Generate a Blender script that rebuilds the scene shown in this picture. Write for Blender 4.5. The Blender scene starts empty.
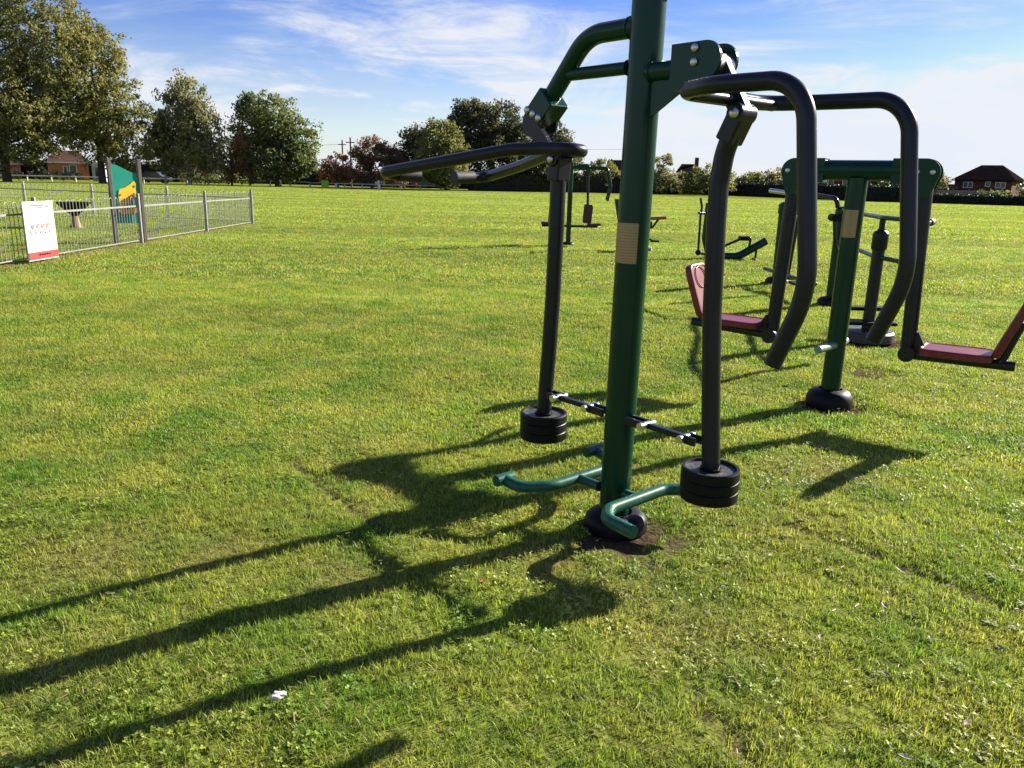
import bpy, bmesh, math, random
import numpy as np
from mathutils import Vector, Matrix, Quaternion

random.seed(7); rng = np.random.default_rng(7)
scene = bpy.context.scene
COL = scene.collection
R = math.radians

# ------------------------------------------------------------------ camera
FPX, PITCH, ROLL, CAMH = 780.0, R(14.65), R(1.4), 1.55
cam_d = bpy.data.cameras.new('camera'); cam = bpy.data.objects.new('camera', cam_d); COL.objects.link(cam)
cam_d.sensor_width = 36.0; cam_d.lens = FPX / 1024 * 36.0; cam_d.clip_start = 0.05; cam_d.clip_end = 3000
_f = Vector((0, math.cos(PITCH), -math.sin(PITCH))); _u0 = Vector((0, math.sin(PITCH), math.cos(PITCH))); _r0 = Vector((1, 0, 0))
_r = math.cos(ROLL) * _r0 + math.sin(ROLL) * _u0; _u = -math.sin(ROLL) * _r0 + math.cos(ROLL) * _u0
m3 = Matrix((_r, _u, -_f)).transposed()
cam.matrix_world = Matrix.Translation((0, 0, CAMH)) @ m3.to_4x4()
scene.camera = cam

def at(px, Y, py):
    """world point whose distance ahead is Y, from a measured direction"""
    d = _f + _r * ((px - 512) / FPX) - _u * ((py - 384) / FPX)
    t = Y / d.y
    return Vector((d.x * t, Y, CAMH + d.z * t))
def gx(px, Y, py=185): return at(px, Y, py).x
def hz(px, Y, py): return at(px, Y, py).z

# ------------------------------------------------------------------ materials
MATS = {}
def nodes(m):
    m.use_nodes = True; nt = m.node_tree; nt.nodes.clear()
    return nt, nt.nodes, nt.links
def paint(name, rgb, rough=0.4, metal=0.0, var=0.12, scale=6.0, bump=0.0, bscale=200.0, coat=0.0, dirt=None, rvar=0.1, spec=.4):
    m = bpy.data.materials.new(name); nt, N, L = nodes(m)
    out = N.new('ShaderNodeOutputMaterial'); p = N.new('ShaderNodeBsdfPrincipled'); L.new(p.outputs[0], out.inputs[0])
    geo = N.new('ShaderNodeNewGeometry')
    n = N.new('ShaderNodeTexNoise'); n.inputs['Scale'].default_value = scale; n.inputs['Detail'].default_value = 6
    L.new(geo.outputs['Position'], n.inputs['Vector'])
    mr = N.new('ShaderNodeMapRange'); mr.inputs[1].default_value = 0.3; mr.inputs[2].default_value = 0.7
    mr.inputs[3].default_value = 1 - var; mr.inputs[4].default_value = 1 + var
    L.new(n.outputs[0], mr.inputs[0])
    mul = N.new('ShaderNodeVectorMath'); mul.operation = 'SCALE'; mul.inputs[0].default_value = rgb; L.new(mr.outputs[0], mul.inputs['Scale'])
    col = mul.outputs[0]
    if dirt:
        n2 = N.new('ShaderNodeTexNoise'); n2.inputs['Scale'].default_value = scale * 7; n2.inputs['Detail'].default_value = 8
        L.new(geo.outputs['Position'], n2.inputs['Vector'])
        r2 = N.new('ShaderNodeMapRange'); r2.inputs[1].default_value = 0.52; r2.inputs[2].default_value = 0.75; r2.inputs[4].default_value = dirt[3]
        L.new(n2.outputs[0], r2.inputs[0])
        mx = N.new('ShaderNodeMix'); mx.data_type = 'RGBA'; L.new(r2.outputs[0], mx.inputs[0]); L.new(col, mx.inputs[6]); mx.inputs[7].default_value = (*dirt[:3], 1)
        col = mx.outputs[2]
    L.new(col, p.inputs['Base Color'])
    rr = N.new('ShaderNodeMapRange'); rr.inputs[3].default_value = max(rough - rvar, .03); rr.inputs[4].default_value = min(rough + rvar, 1)
    L.new(n.outputs[0], rr.inputs[0]); L.new(rr.outputs[0], p.inputs['Roughness'])
    p.inputs['Metallic'].default_value = metal
    p.inputs['Specular IOR Level'].default_value = spec
    p.inputs['Coat Weight'].default_value = coat; p.inputs['Coat Roughness'].default_value = 0.12
    if bump:
        b = N.new('ShaderNodeTexNoise'); b.inputs['Scale'].default_value = bscale; b.inputs['Detail'].default_value = 3
        L.new(geo.outputs['Position'], b.inputs['Vector'])
        bp = N.new('ShaderNodeBump'); bp.inputs['Strength'].default_value = bump; bp.inputs['Distance'].default_value = 0.002
        L.new(b.outputs[0], bp.inputs['Height']); L.new(bp.outputs[0], p.inputs['Normal'])
    MATS[name] = m; return m

M_GREEN = paint('green_powder_coat', (0.0018, 0.034, 0.017), .24, 0, .12, 5, .08, 500, .0, (0.012, 0.022, 0.014, .2), .06, .26)
M_GREY = paint('charcoal_powder_coat', (0.012, 0.013, 0.018), .28, 0, .12, 5, .08, 500, .0, (0.016, 0.015, 0.015, .2), .06, .28)
M_BLACK = paint('black_rubber', (0.003, 0.003, 0.0035), .5, 0, .2, 9, .15, 260, 0, (0.014, 0.013, 0.012, .25), .1, .18)
M_DUSTY = paint('dusty_black_cast', (0.03, 0.031, 0.036), .5, 0, .3, 14, .3, 220, 0, (0.22, 0.19, 0.14, .7))
M_SUNLIT_WORN = paint('sunlit_worn_green_coat', (0.006, 0.070, 0.042), .36, 0, .2, 9, .12, 400, .0, (0.05, 0.13, 0.09, .55), .1, .35)  # foot rests: brighter green paints in sunlight as well as wear; pale scuffs
M_BOLT = paint('zinc_bolt', (0.55, 0.54, 0.52), .32, 1.0, .1, 30)
M_RED = paint('faded_red_plastic', (0.15, 0.013, 0.018), .36, 0, .12, 5, .15, 300, 0, (0.22, 0.09, 0.09, .3))
M_DRED = paint('dark_red_plastic', (0.055, 0.012, 0.018), .4, 0, .12, 5)
M_GRIP = paint('grip_rubber', (0.022, 0.022, 0.024), .62, 0, .1, 12, .4, 330)
M_WOOD = paint('weathered_timber', (0.12, 0.105, 0.09), .85, 0, .3, 9, .4, 60)
M_FENCE = paint('galvanised_rail', (0.24, 0.245, 0.225), .5, .35, .12, 12)
M_WHITE = paint('white_paint', (0.6, 0.6, 0.585), .5, 0, .05, 6)
M_BRICK = paint('far_red_brick', (0.085, 0.04, 0.028), .9, 0, .25, 1.5, spec=.05)
M_BRICKL = paint('orange_brick', (0.36, 0.13, 0.065), .9, 0, .2, 1.5)
M_TILE = paint('brown_roof_tile', (0.07, 0.042, 0.034), .9, 0, .25, 1.2, spec=0)
M_TILED = paint('dark_roof_tile', (0.014, 0.011, 0.011), .9, 0, .25, 1.2, spec=0)
M_GLASS = paint('house_glass', (0.05, 0.06, 0.07), .08, 0, .1, 2)
M_BARK = paint('bark', (0.07, 0.055, 0.042), .95, 0, .35, 3)
M_BIRCH = paint('birch_bark', (0.42, 0.40, 0.37), .9, 0, .35, 3)
M_RAIL = paint('pale_timber_rail', (0.42, 0.41, 0.37), .8, 0, .15, 3)
M_SIGNG = paint('green_sign_board', (0.008, 0.26, 0.18), .45, 0, .08, 3)
M_YEL = paint('yellow_sign_panel', (0.80, 0.50, 0.015), .5, 0, .05, 8)
M_ORANGE = paint('orange_sign_panel', (0.70, 0.30, 0.10), .5, 0, .1, 20)
M_INK = paint('grey_ink', (0.16, 0.14, 0.15), .7, 0, .1, 20)
M_PALEINK = paint('pale_grey_ink', (0.50, 0.49, 0.50), .7, 0, .1, 20)
M_REDINK = paint('red_ink', (0.42, 0.03, 0.028), .6, 0, .06, 20)
M_PINKINK = paint('pink_red_ink', (0.62, 0.20, 0.18), .6, 0, .06, 20)
M_CARK = paint('dark_car_paint', (0.015, 0.017, 0.02), .2, 0, .05, 3, coat=.6)
M_CARW = paint('white_car_paint', (0.7, 0.7, 0.7), .25, 0, .05, 3, coat=.6)
M_CARR = paint('maroon_car_paint', (0.2, 0.02, 0.03), .25, 0, .05, 3, coat=.6)
M_CARB = paint('blue_car_paint', (0.05, 0.06, 0.2), .25, 0, .05, 3, coat=.6)
M_LIME = paint('lime_plastic', (0.30, 0.62, 0.03), .5, 0, .1, 4)
M_POLE = paint('pole_timber', (0.09, 0.075, 0.06), .9, 0, .2, 3)
M_PANELF = paint('fence_panel_timber', (0.20, 0.155, 0.13), .9, 0, .2, 2)
M_STONE = paint('pale_stone', (0.55, 0.53, 0.50), .8, 0, .2, 60)
M_RUST = paint('rusty_metal', (0.26, 0.12, 0.06), .8, 0, .4, 9)

def plaque_mat():
    m = bpy.data.materials.new('etched_plaque'); nt, N, L = nodes(m)
    out = N.new('ShaderNodeOutputMaterial'); p = N.new('ShaderNodeBsdfPrincipled'); L.new(p.outputs[0], out.inputs[0])
    tc = N.new('ShaderNodeTexCoord'); sep = N.new('ShaderNodeSeparateXYZ'); L.new(tc.outputs['Object'], sep.inputs[0])
    w = N.new('ShaderNodeMath'); w.operation = 'SINE'; mu = N.new('ShaderNodeMath'); mu.operation = 'MULTIPLY'; mu.inputs[1].default_value = 520
    L.new(sep.outputs[2], mu.inputs[0]); L.new(mu.outputs[0], w.inputs[0])
    n = N.new('ShaderNodeTexNoise'); n.inputs['Scale'].default_value = 90; L.new(tc.outputs['Object'], n.inputs['Vector'])
    ad = N.new('ShaderNodeMath'); ad.operation = 'MULTIPLY'; L.new(w.outputs[0], ad.inputs[0]); L.new(n.outputs[0], ad.inputs[1])
    mr = N.new('ShaderNodeMapRange'); mr.inputs[1].default_value = .1; mr.inputs[2].default_value = .5; L.new(ad.outputs[0], mr.inputs[0])
    mx = N.new('ShaderNodeMix'); mx.data_type = 'RGBA'; mx.inputs[6].default_value = (0.33, 0.235, 0.13, 1); mx.inputs[7].default_value = (0.24, 0.165, 0.085, 1)
    L.new(mr.outputs[0], mx.inputs[0]); L.new(mx.outputs[2], p.inputs['Base Color'])
    p.inputs['Metallic'].default_value = .7; p.inputs['Roughness'].default_value = .42
    return m
M_PLAQUE = plaque_mat()

def leaf_mat(name, c1, c2, trans=0.45):
    m = bpy.data.materials.new(name); nt, N, L = nodes(m)
    out = N.new('ShaderNodeOutputMaterial')
    a = N.new('ShaderNodeAttribute'); a.attribute_name = 'tint'
    mx = N.new('ShaderNodeMix'); mx.data_type = 'RGBA'; mx.inputs[6].default_value = (*c1, 1); mx.inputs[7].default_value = (*c2, 1)
    L.new(a.outputs['Fac'], mx.inputs[0])
    d = N.new('ShaderNodeBsdfPrincipled'); d.inputs['Roughness'].default_value = .55; d.inputs['Specular IOR Level'].default_value = .35
    t = N.new('ShaderNodeBsdfTranslucent')
    L.new(mx.outputs[2], d.inputs['Base Color'])
    hs = N.new('ShaderNodeHueSaturation'); hs.inputs['Value'].default_value = 1.5; hs.inputs['Saturation'].default_value = 1.1; hs.inputs['Hue'].default_value = .49
    L.new(mx.outputs[2], hs.inputs['Color']); L.new(hs.outputs[0], t.inputs['Color'])
    ms = N.new('ShaderNodeMixShader'); ms.inputs[0].default_value = trans
    L.new(d.outputs[0], ms.inputs[1]); L.new(t.outputs[0], ms.inputs[2]); L.new(ms.outputs[0], out.inputs[0])
    return m

# ------------------------------------------------------------------ mesh builder
class MB:
    def __init__(s): s.v = []; s.f = []; s.s = []
    def add(s, verts, faces, smooth=False):
        o = len(s.v); s.v += [tuple(p) for p in verts]
        for f in faces: s.f.append([i + o for i in f]); s.s.append(smooth)
        return s
    def tube(s, pts, r, n=16, fillet=0.0, caps=True, r1=None, arc=7, squash=1.0):
        P = [Vector(p) for p in pts]
        if fillet and len(P) > 2:
            fl = fillet if isinstance(fillet, (list, tuple)) else [fillet] * (len(P) - 2)
            Q = [P[0]]
            for i in range(1, len(P) - 1):
                a, b, c = P[i - 1], P[i], P[i + 1]; d0 = (a - b).normalized(); d1 = (c - b).normalized()
                ang = math.pi - d0.angle(d1)
                if ang < .02 or fl[i - 1] <= 0: Q.append(b); continue
                t = fl[i - 1] * math.tan(ang / 2); t = min(t, .48 * (a - b).length, .48 * (c - b).length)
                rad = t / math.tan(ang / 2)
                bis = (d0 + d1).normalized(); ctr = b + bis * (rad / math.cos(ang / 2))
                p0 = b + d0 * t; p1 = b + d1 * t; v0 = p0 - ctr; v1 = p1 - ctr
                ax = v0.cross(v1).normalized(); tot = v0.angle(v1)
                for k in range(arc + 1): Q.append(ctr + Quaternion(ax, tot * k / arc) @ v0)
            Q.append(P[-1]); P = Q
        T = []
        for i in range(len(P)):
            if i == 0: t = P[1] - P[0]
            elif i == len(P) - 1: t = P[-1] - P[-2]
            else: t = (P[i + 1] - P[i]).normalized() + (P[i] - P[i - 1]).normalized()
            T.append(t.normalized())
        ref = Vector((0, 0, 1)) if abs(T[0].z) < .9 else Vector((0, 1, 0))
        nn = T[0].cross(ref).normalized(); V = []
        for i in range(len(P)):
            if i: q = T[i - 1].rotation_difference(T[i]); nn = (q @ nn).normalized()
            b = T[i].cross(nn).normalized(); rr = r if r1 is None else r + (r1 - r) * i / (len(P) - 1)
            for k in range(n):
                a = 2 * math.pi * k / n; V.append(P[i] + (nn * math.cos(a) + b * math.sin(a) * squash) * rr)
        F = [[i * n + k, i * n + (k + 1) % n, (i + 1) * n + (k + 1) % n, (i + 1) * n + k] for i in range(len(P) - 1) for k in range(n)]
        s.add(V, F, True)
        if caps:
            s.add(V[:n], [list(range(n))[::-1]]); s.add(V[-n:], [list(range(n))])
        return s
    def lathe(s, prof, o=(0, 0, 0), axis=(0, 0, 1), n=32, sharp=()):
        o = Vector(o); q = Vector((0, 0, 1)).rotation_difference(Vector(axis).normalized())
        segs = []; cur = [prof[0]]
        for i in range(1, len(prof)):
            cur.append(prof[i])
            if i in sharp: segs.append(cur); cur = [prof[i]]
        segs.append(cur)
        for sg in segs:
            if len(sg) < 2: continue
            V = [o + q @ Vector((max(r, 1e-4) * math.cos(2 * math.pi * k / n), max(r, 1e-4) * math.sin(2 * math.pi * k / n), z)) for r, z in sg for k in range(n)]
            F = [[i * n + k, i * n + (k + 1) % n, (i + 1) * n + (k + 1) % n, (i + 1) * n + k] for i in range(len(sg) - 1) for k in range(n)]
            s.add(V, F, True)
        return s
    def box(s, c, size, rot=None, bevel=0.0, seg=2):
        bm = bmesh.new(); bmesh.ops.create_cube(bm, size=1.0)
        bmesh.ops.scale(bm, vec=size, verts=bm.verts)
        if bevel: bmesh.ops.bevel(bm, geom=list(bm.edges), offset=bevel, segments=seg, affect='EDGES', profile=.5)
        rm = rot.to_3x3() if rot is not None else Matrix.Identity(3)
        c = Vector(c); bm.verts.index_update()
        s.add([c + rm @ v.co for v in bm.verts], [[v.index for v in f.verts] for f in bm.faces]); bm.free(); return s
    def prism(s, poly, o, ax, ay, th):
        """polygon in the plane (ax, ay) through o, thickened by th along ax x ay, centred"""
        o = Vector(o); ax = Vector(ax).normalized(); ay = Vector(ay).normalized(); nz = ax.cross(ay).normalized(); n = len(poly)
        A = [o + ax * p[0] + ay * p[1] + nz * th / 2 for p in poly]; B = [o + ax * p[0] + ay * p[1] - nz * th / 2 for p in poly]
        s.add(A, [list(range(n))]); s.add(B, [list(range(n))[::-1]])
        for i in range(n):
            j = (i + 1) % n; s.add([A[i], B[i], B[j], A[j]], [[0, 1, 2, 3]])
        return s
    def ring(s, c, axis, R_, r):
        c = Vector(c); q = Vector((0, 0, 1)).rotation_difference(Vector(axis)); n = 40
        pts = [c + q @ Vector(((R_ + .0012 * math.sin(i * 2.4)) * math.cos(2 * math.pi * i / n), (R_ + .0012 * math.sin(i * 2.4)) * math.sin(2 * math.pi * i / n), .0012 * math.sin(i * 1.7))) for i in range(n + 1)]
        return s.tube(pts, r, 8, caps=False)
    def dome(s, p, nrm, r, h=None):
        h = h or r * .75
        s.lathe([(r, 0), (r, h * .3), (r * .93, h * .55), (r * .7, h * .85), (r * .35, h * .98), (0, h)], p, nrm, 14, sharp=(1,)); return s
    def build(s, name, mat, parent=None, loc=(0, 0, 0), rotz=0.0):
        me = bpy.data.meshes.new(name); me.from_pydata(s.v, [], s.f); me.polygons.foreach_set('use_smooth', s.s)
        me.materials.append(mat); me.update()
        o = bpy.data.objects.new(name, me); COL.objects.link(o); o.location = loc; o.rotation_euler = (0, 0, rotz)
        if parent: o.parent = parent
        return o

def empty(name, loc, rotz, label, cat, group=None):
    o = bpy.data.objects.new(name, None); COL.objects.link(o); o.location = loc; o.rotation_euler = (0, 0, rotz); o.empty_display_size = .2
    o['label'] = label; o['category'] = cat
    if group: o['group'] = group
    return o
def tag(o, label=None, cat=None, group=None, kind=None):
    if label: o['label'] = label
    if cat: o['category'] = cat
    if group: o['group'] = group
    if kind: o['kind'] = kind
    return o
def circ(cx, cy, r, a0, a1, n=10): return [(cx + r * math.cos(R(a0 + (a1 - a0) * i / n)), cy + r * math.sin(R(a0 + (a1 - a0) * i / n))) for i in range(n + 1)]
X, Y_, Z = Vector((1, 0, 0)), Vector((0, 1, 0)), Vector((0, 0, 1))
MACH_ROT = math.atan2(-.756, .654)
def P(s, z, v=0.0): return Vector((s, v, z))

def plaque(r, z0, z1, a0, a1, parent, c=(0, 0)):
    mb = MB(); n = 12; V = []
    for zz in (z0, z1):
        for i in range(n + 1):
            a = R(a0 + (a1 - a0) * i / n); V.append((c[0] + (r + .002) * math.cos(a), c[1] + (r + .002) * math.sin(a), zz))
    mb.add(V, [[i, i + 1, n + 2 + i, n + 1 + i] for i in range(n)], True)
    return mb.build('label_plate', M_PLAQUE, parent)
BASEP = [(.0, .0), (.0, 0)]
def base_cover(parent, c, r, h, ang=0):
    return MB().lathe([(r, -.03), (r * 1.0, h * .18), (r * .97, h * .45), (r * .85, h * .78), (r * .68, h * .96), (r * .5, h)], (c[0], c[1], 0), Z, 40).build('base_cover', M_BLACK, parent)

# ------------------------------------------------------------------ machine 1: press / pulldown
m1 = empty('exercise_station', (.487, 3.43, 0), MACH_ROT, 'large green and charcoal press and pulldown machine with two hanging weight stacks', 'exercise machine')
PR = .070
post = MB().lathe([(PR, 0.0), (PR, 2.30), (PR + .004, 2.302), (PR + .004, 2.33), (PR * .8, 2.345), (0, 2.35)], (0, 0, 0), Z, 40, sharp=(1, 2, 3)).build('post', M_GREEN, m1)
post.location = (.0065, .0075, 0); post.rotation_euler = (-.0062, .0054, 0)
for a in (20, 140, 260): MB().dome((math.cos(R(a)) * PR, math.sin(R(a)) * PR, 2.262), (math.cos(R(a)), math.sin(R(a)), 0), .009).build('bolt', M_BOLT, post)
plaque(PR, 1.215, 1.385, -128, -32, post)
base_cover(m1, (.025, .005), .147, .055)
MB().dome((.115, -.045, .03), (0, 0, 1), .026, .024).build('anchor_nut', M_STONE, m1)
# pulldown arm (towards -x)
arm = MB().tube([P(0, 2.165), P(-.30, 2.165), P(-.515, 1.925)], .041, 20, .20, arc=10).ring(P(-.052, 2.165), X, .042, .004).build('pulldown_arm', M_GREEN, m1)
MB().tube([P(-.05, 2.012), P(-.425, 2.012)], .027, 16).ring(P(-.056, 2.012), X, .028, .004).build('brace', M_GREEN, arm)
MB().lathe([(.084, -.004), (.084, .004)], (-.0, 0, 2.165), X, 24)
d1 = Vector((-.13, 0, -.125)).normalized(); n1 = Vector((-d1.z, 0, d1.x))
rotb = Matrix((d1, Y_, d1.cross(Y_))).transposed()
box = MB().box(P(-.540, 1.880), (.125, .115, .115), rotb, .006).build('pivot_box', M_GREEN, arm)
pv = P(-.600, 1.800)
pl = MB()
for vv in (-.048, .048):
    pl.prism(circ(0, 0, .066, 0, 360, 28)[:-1], pv + Vector((.012, vv, .012)), X, Z, .012)
hub = pl.build('pivot_plate', M_GREY, arm)
for k, t in enumerate((-.055, 0.0, .055)):
    MB().dome(pv + Vector((.022 + t * .72, -.056, .050 - t * .35)), (0, -1, 0), .018).build('bolt', M_BOLT, hub)
    MB().dome(pv + Vector((.022 + t * .72, .056, .050 - t * .35)), (0, 1, 0), .015).build('bolt', M_BOLT, hub)
MB().tube([pv + Vector((0, -.04, 0)), pv + Vector((0, .04, 0))], .03, 20).build('pivot_pin', M_BOLT, hub)
# pulldown handle frame
hf = MB()
prof = [(-.335, .052, 1.690), (-.50, .075, 1.692), (-.64, .13, 1.690), (-1.00, .25, 1.632), (-1.45, .37, 1.568)]
near = [Vector((s, -v, z)) for s, v, z in prof]; far = [Vector((s, v, z - .006)) for s, v, z in prof]
inn = [Vector((-1.43, -.15, 1.560))]; inf = [Vector((-1.43, .15, 1.556))]
path = inn + near[::-1] + far + inf
hframe = hf.tube(path, .030, 18, [.06, .5, .4, .3, .05, .05, .3, .4, .5, .06], arc=8).build('pulldown_handle', M_GREY, m1)
for sgn, z in ((-1, 1.561), (1, 1.557)):
    MB().tube([Vector((-1.4345, sgn * .255, z + .0035)), Vector((-1.43, sgn * .12, z - .001))], .036, 18).build('grip', M_GRIP, hframe)
st = MB()
for vv in (-.045,):
    a, b = P(-.598, 1.815), P(-.443, 1.652); d = (b - a).normalized(); nx = Vector((-d.z, 0, d.x)); L_ = (b - a).length
    st.prism([(-.02, -.034), (L_ + .02, -.034), (L_ + .036, 0), (L_ + .02, .034), (-.02, .034), (-.036, 0)], a + Vector((0, vv, 0)), d, nx, .026)
st.build('strap', M_GREY, hframe)
# hanging rod left
def weights(rod, c, z, r):
    h = .0445
    MB().lathe([(.046, z - .0125), (r * .84, z - .0115)], (c[0], c[1], 0), Z, 40).build('dusty_top', M_DUSTY, rod)
    for k in range(3):
        z1 = z - k * (h + .0004)
        prof = [(.03, z1 - h), (r * .975, z1 - h), (r, z1 - h + .004), (r, z1 - .006), (r * .975, z1), (r * .88, z1), (r * .84, z1 - .012), (.045, z1 - .014), (.045, z1 - .002), (.03, z1 - .002)] if k == 0 else \
               [(.03, z1 - h), (r * .975, z1 - h), (r, z1 - h + .0035), (r, z1 - .0035), (r * .975, z1), (.03, z1)]
        MB().lathe(prof, (c[0], c[1], 0), Z, 44, sharp=range(1, len(prof))).build('weight_disc', M_BLACK, rod)
rl = MB().tube([P(-.449, 1.58), P(-.451, 1.3), P(-.457, 1.0), P(-.472, .70), P(-.492, .41), P(-.493, .285)], .0375, 20).build('push_rod', M_GREY, m1)
MB().box(P(-.446, 1.602), (.072, .086, .105), Matrix.Rotation(R(3), 3, 'Y'), .008).build('rod_head', M_GREY, rl)
MB().tube([P(-.443, 1.648, -.044), P(-.443, 1.648, .044)], .037, 22).build('rod_hinge', M_GREY, rl)
for sg in (-1, 1): MB().dome(P(-.443, 1.648, sg * .060), (0, sg, 0), .019).build('bolt', M_BOLT, rl)
weights(rl, (-.492, 0), .415, .119)
# press side
bt = MB().tube([P(.05, 1.985), P(.23, 1.985)], .038, 20).ring(P(.080, 1.985), X, .039, .004).ring(P(.208, 1.985), X, .039, .004).build('press_arm', M_GREEN, m1)
gz = MB()
gz.prism([(.062, 1.80), (.062, 1.955), (.215, 1.955), (.235, 1.905)], P(0, 0), X, Z, .016)
gz.build('gusset', M_GREEN, bt)
pb = MB()
for vv in (-.052, .052):
    poly = [(.212, 1.895), (.212, 2.068), (.36, 2.068)] + circ(.372, 2.0, .068, 90, -60, 12) + [(.36, 1.895)]
    pb.prism(poly[::-1], P(0, 0, vv), X, Z, .012)
pbr = pb.build('pivot_bracket', M_GREEN, bt)
MB().box(P(.222, 1.98), (.016, .09, .165), None, .002).build('bracket_web', M_GREEN, pbr)
for z in (2.045, 1.995):
    for sg in (-1, 1): MB().dome(P(.325, z, sg * .060), (0, sg, 0), .0165).build('bolt', M_BOLT, pbr)
MB().tube([P(.395, 1.985, -.046), P(.395, 1.985, .046)], .042, 24).build('pivot_pin', M_BOLT, pbr)
MB().dome(P(.40, 1.99, .060), (0, 1, 0), .018).build('bolt', M_BOLT, pbr)
# press frame
arm_side = [(.435, .27, 1.866), (.62, .352, 1.868), (.962, .352, 1.862), (1.047, .352, 1.235), (.955, .352, .99)]
a_ = [Vector((s, -v, z)) for s, v, z in arm_side]; b_ = [Vector((s, v, z)) for s, v, z in arm_side]
pfr = MB().tube(a_[::-1] + b_, .029, 22, [.40, .14, .3, .14, .14, .3, .14, .40], arc=14).build('press_handle', M_GREY, m1)
sp = MB()
for vv in (0.0,):
    a, b = P(.400, 1.985), P(.514, 1.806); d = (b - a).normalized(); nx = Vector((-d.z, 0, d.x)); L_ = (b - a).length
    sp.prism([(-.02, -.036), (L_ + .01, -.036), (L_ + .035, 0), (L_ + .01, .036), (-.02, .036), (-.034, 0)], a + Vector((0, vv, 0)), d, nx, .034)
strap = sp.build('strap', M_GREY, pfr)
MB().tube([Vector((.478, -.255, 1.856)), Vector((.478, .255, 1.856))], .022, 16).build('crossbar', M_GREY, pfr)
rr = MB().tube([P(.482, 1.742), P(.454, 1.67), P(.441, 1.55), P(.444, 1.42), P(.462, 1.05), P(.494, .70), P(.522, .43), P(.524, .285)], .0375, 20, .3).build('push_rod', M_GREY, m1)
hd = (P(.514, 1.806) - P(.470, 1.715)).normalized(); rot = Matrix((hd.cross(Y_) * -1, Y_, hd)).transposed()
MB().box(P(.489, 1.754), (.072, .088, .105), rot, .008).build('rod_head', M_GREY, rr)
MB().tube([P(.514, 1.806, -.045), P(.514, 1.806, .045)], .037, 22).build('rod_hinge', M_GREY, rr)
for sg in (-1, 1): MB().dome(P(.514, 1.806, sg * .047), (0, sg, 0), .020).build('bolt', M_BOLT, rr)
weights(rr, (.523, 0), .425, .119)
# link bars between post and rods
for sg in (-1, 1):
    lk = MB().box(P(sg * .285, .515), (.24, .026, .024), None, .003).build('link_bar', M_GREY, m1)
    for s0, s1 in ((.066, .178), (.375, .452)):
        for vv in (-.024, .024): MB().box(P(sg * (s0 + s1) / 2, .515, vv), (s1 - s0, .012, .036), None, .002).build('link_lug', M_GREY, lk)
    for s0 in (.172, .388):
        MB().tube([P(sg * s0, .515, -.048), P(sg * s0, .515, .048)], .0175, 14).build('bolt', M_BOLT, lk)
# foot rests
fl = [(-.385, -.345, .165), (-.29, -.335, .152), (-.205, -.20, .152), (-.205, .16, .152), (-.30, .29, .155), (-.40, .30, .17)]
f1 = MB().tube(fl, .028, 18, .14).build('foot_rest', M_SUNLIT_WORN, m1)
MB().tube([(-.06, -.03, .155), (-.20, -.03, .152)], .024, 14).build('foot_rest_stub', M_SUNLIT_WORN, f1)
MB().tube([(-.385, -.395, .167), (-.385, -.295, .167)], .028, 18).build('foot_peg', M_SUNLIT_WORN, f1)
MB().tube([(-.40, .23, .172), (-.40, .365, .172)], .028, 18).build('foot_peg', M_SUNLIT_WORN, f1)
fr = [(.375, -.285, .155), (.215, -.275, .155), (.150, -.19, .155), (.150, .19, .155), (.215, .275, .155), (.375, .285, .155)]
f2 = MB().tube(fr, .0285, 18, .075).build('foot_rest', M_SUNLIT_WORN, m1)
MB().tube([(.05, 0, .155), (.14, 0, .155)], .024, 14).build('foot_rest_stub', M_SUNLIT_WORN, f2)

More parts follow.
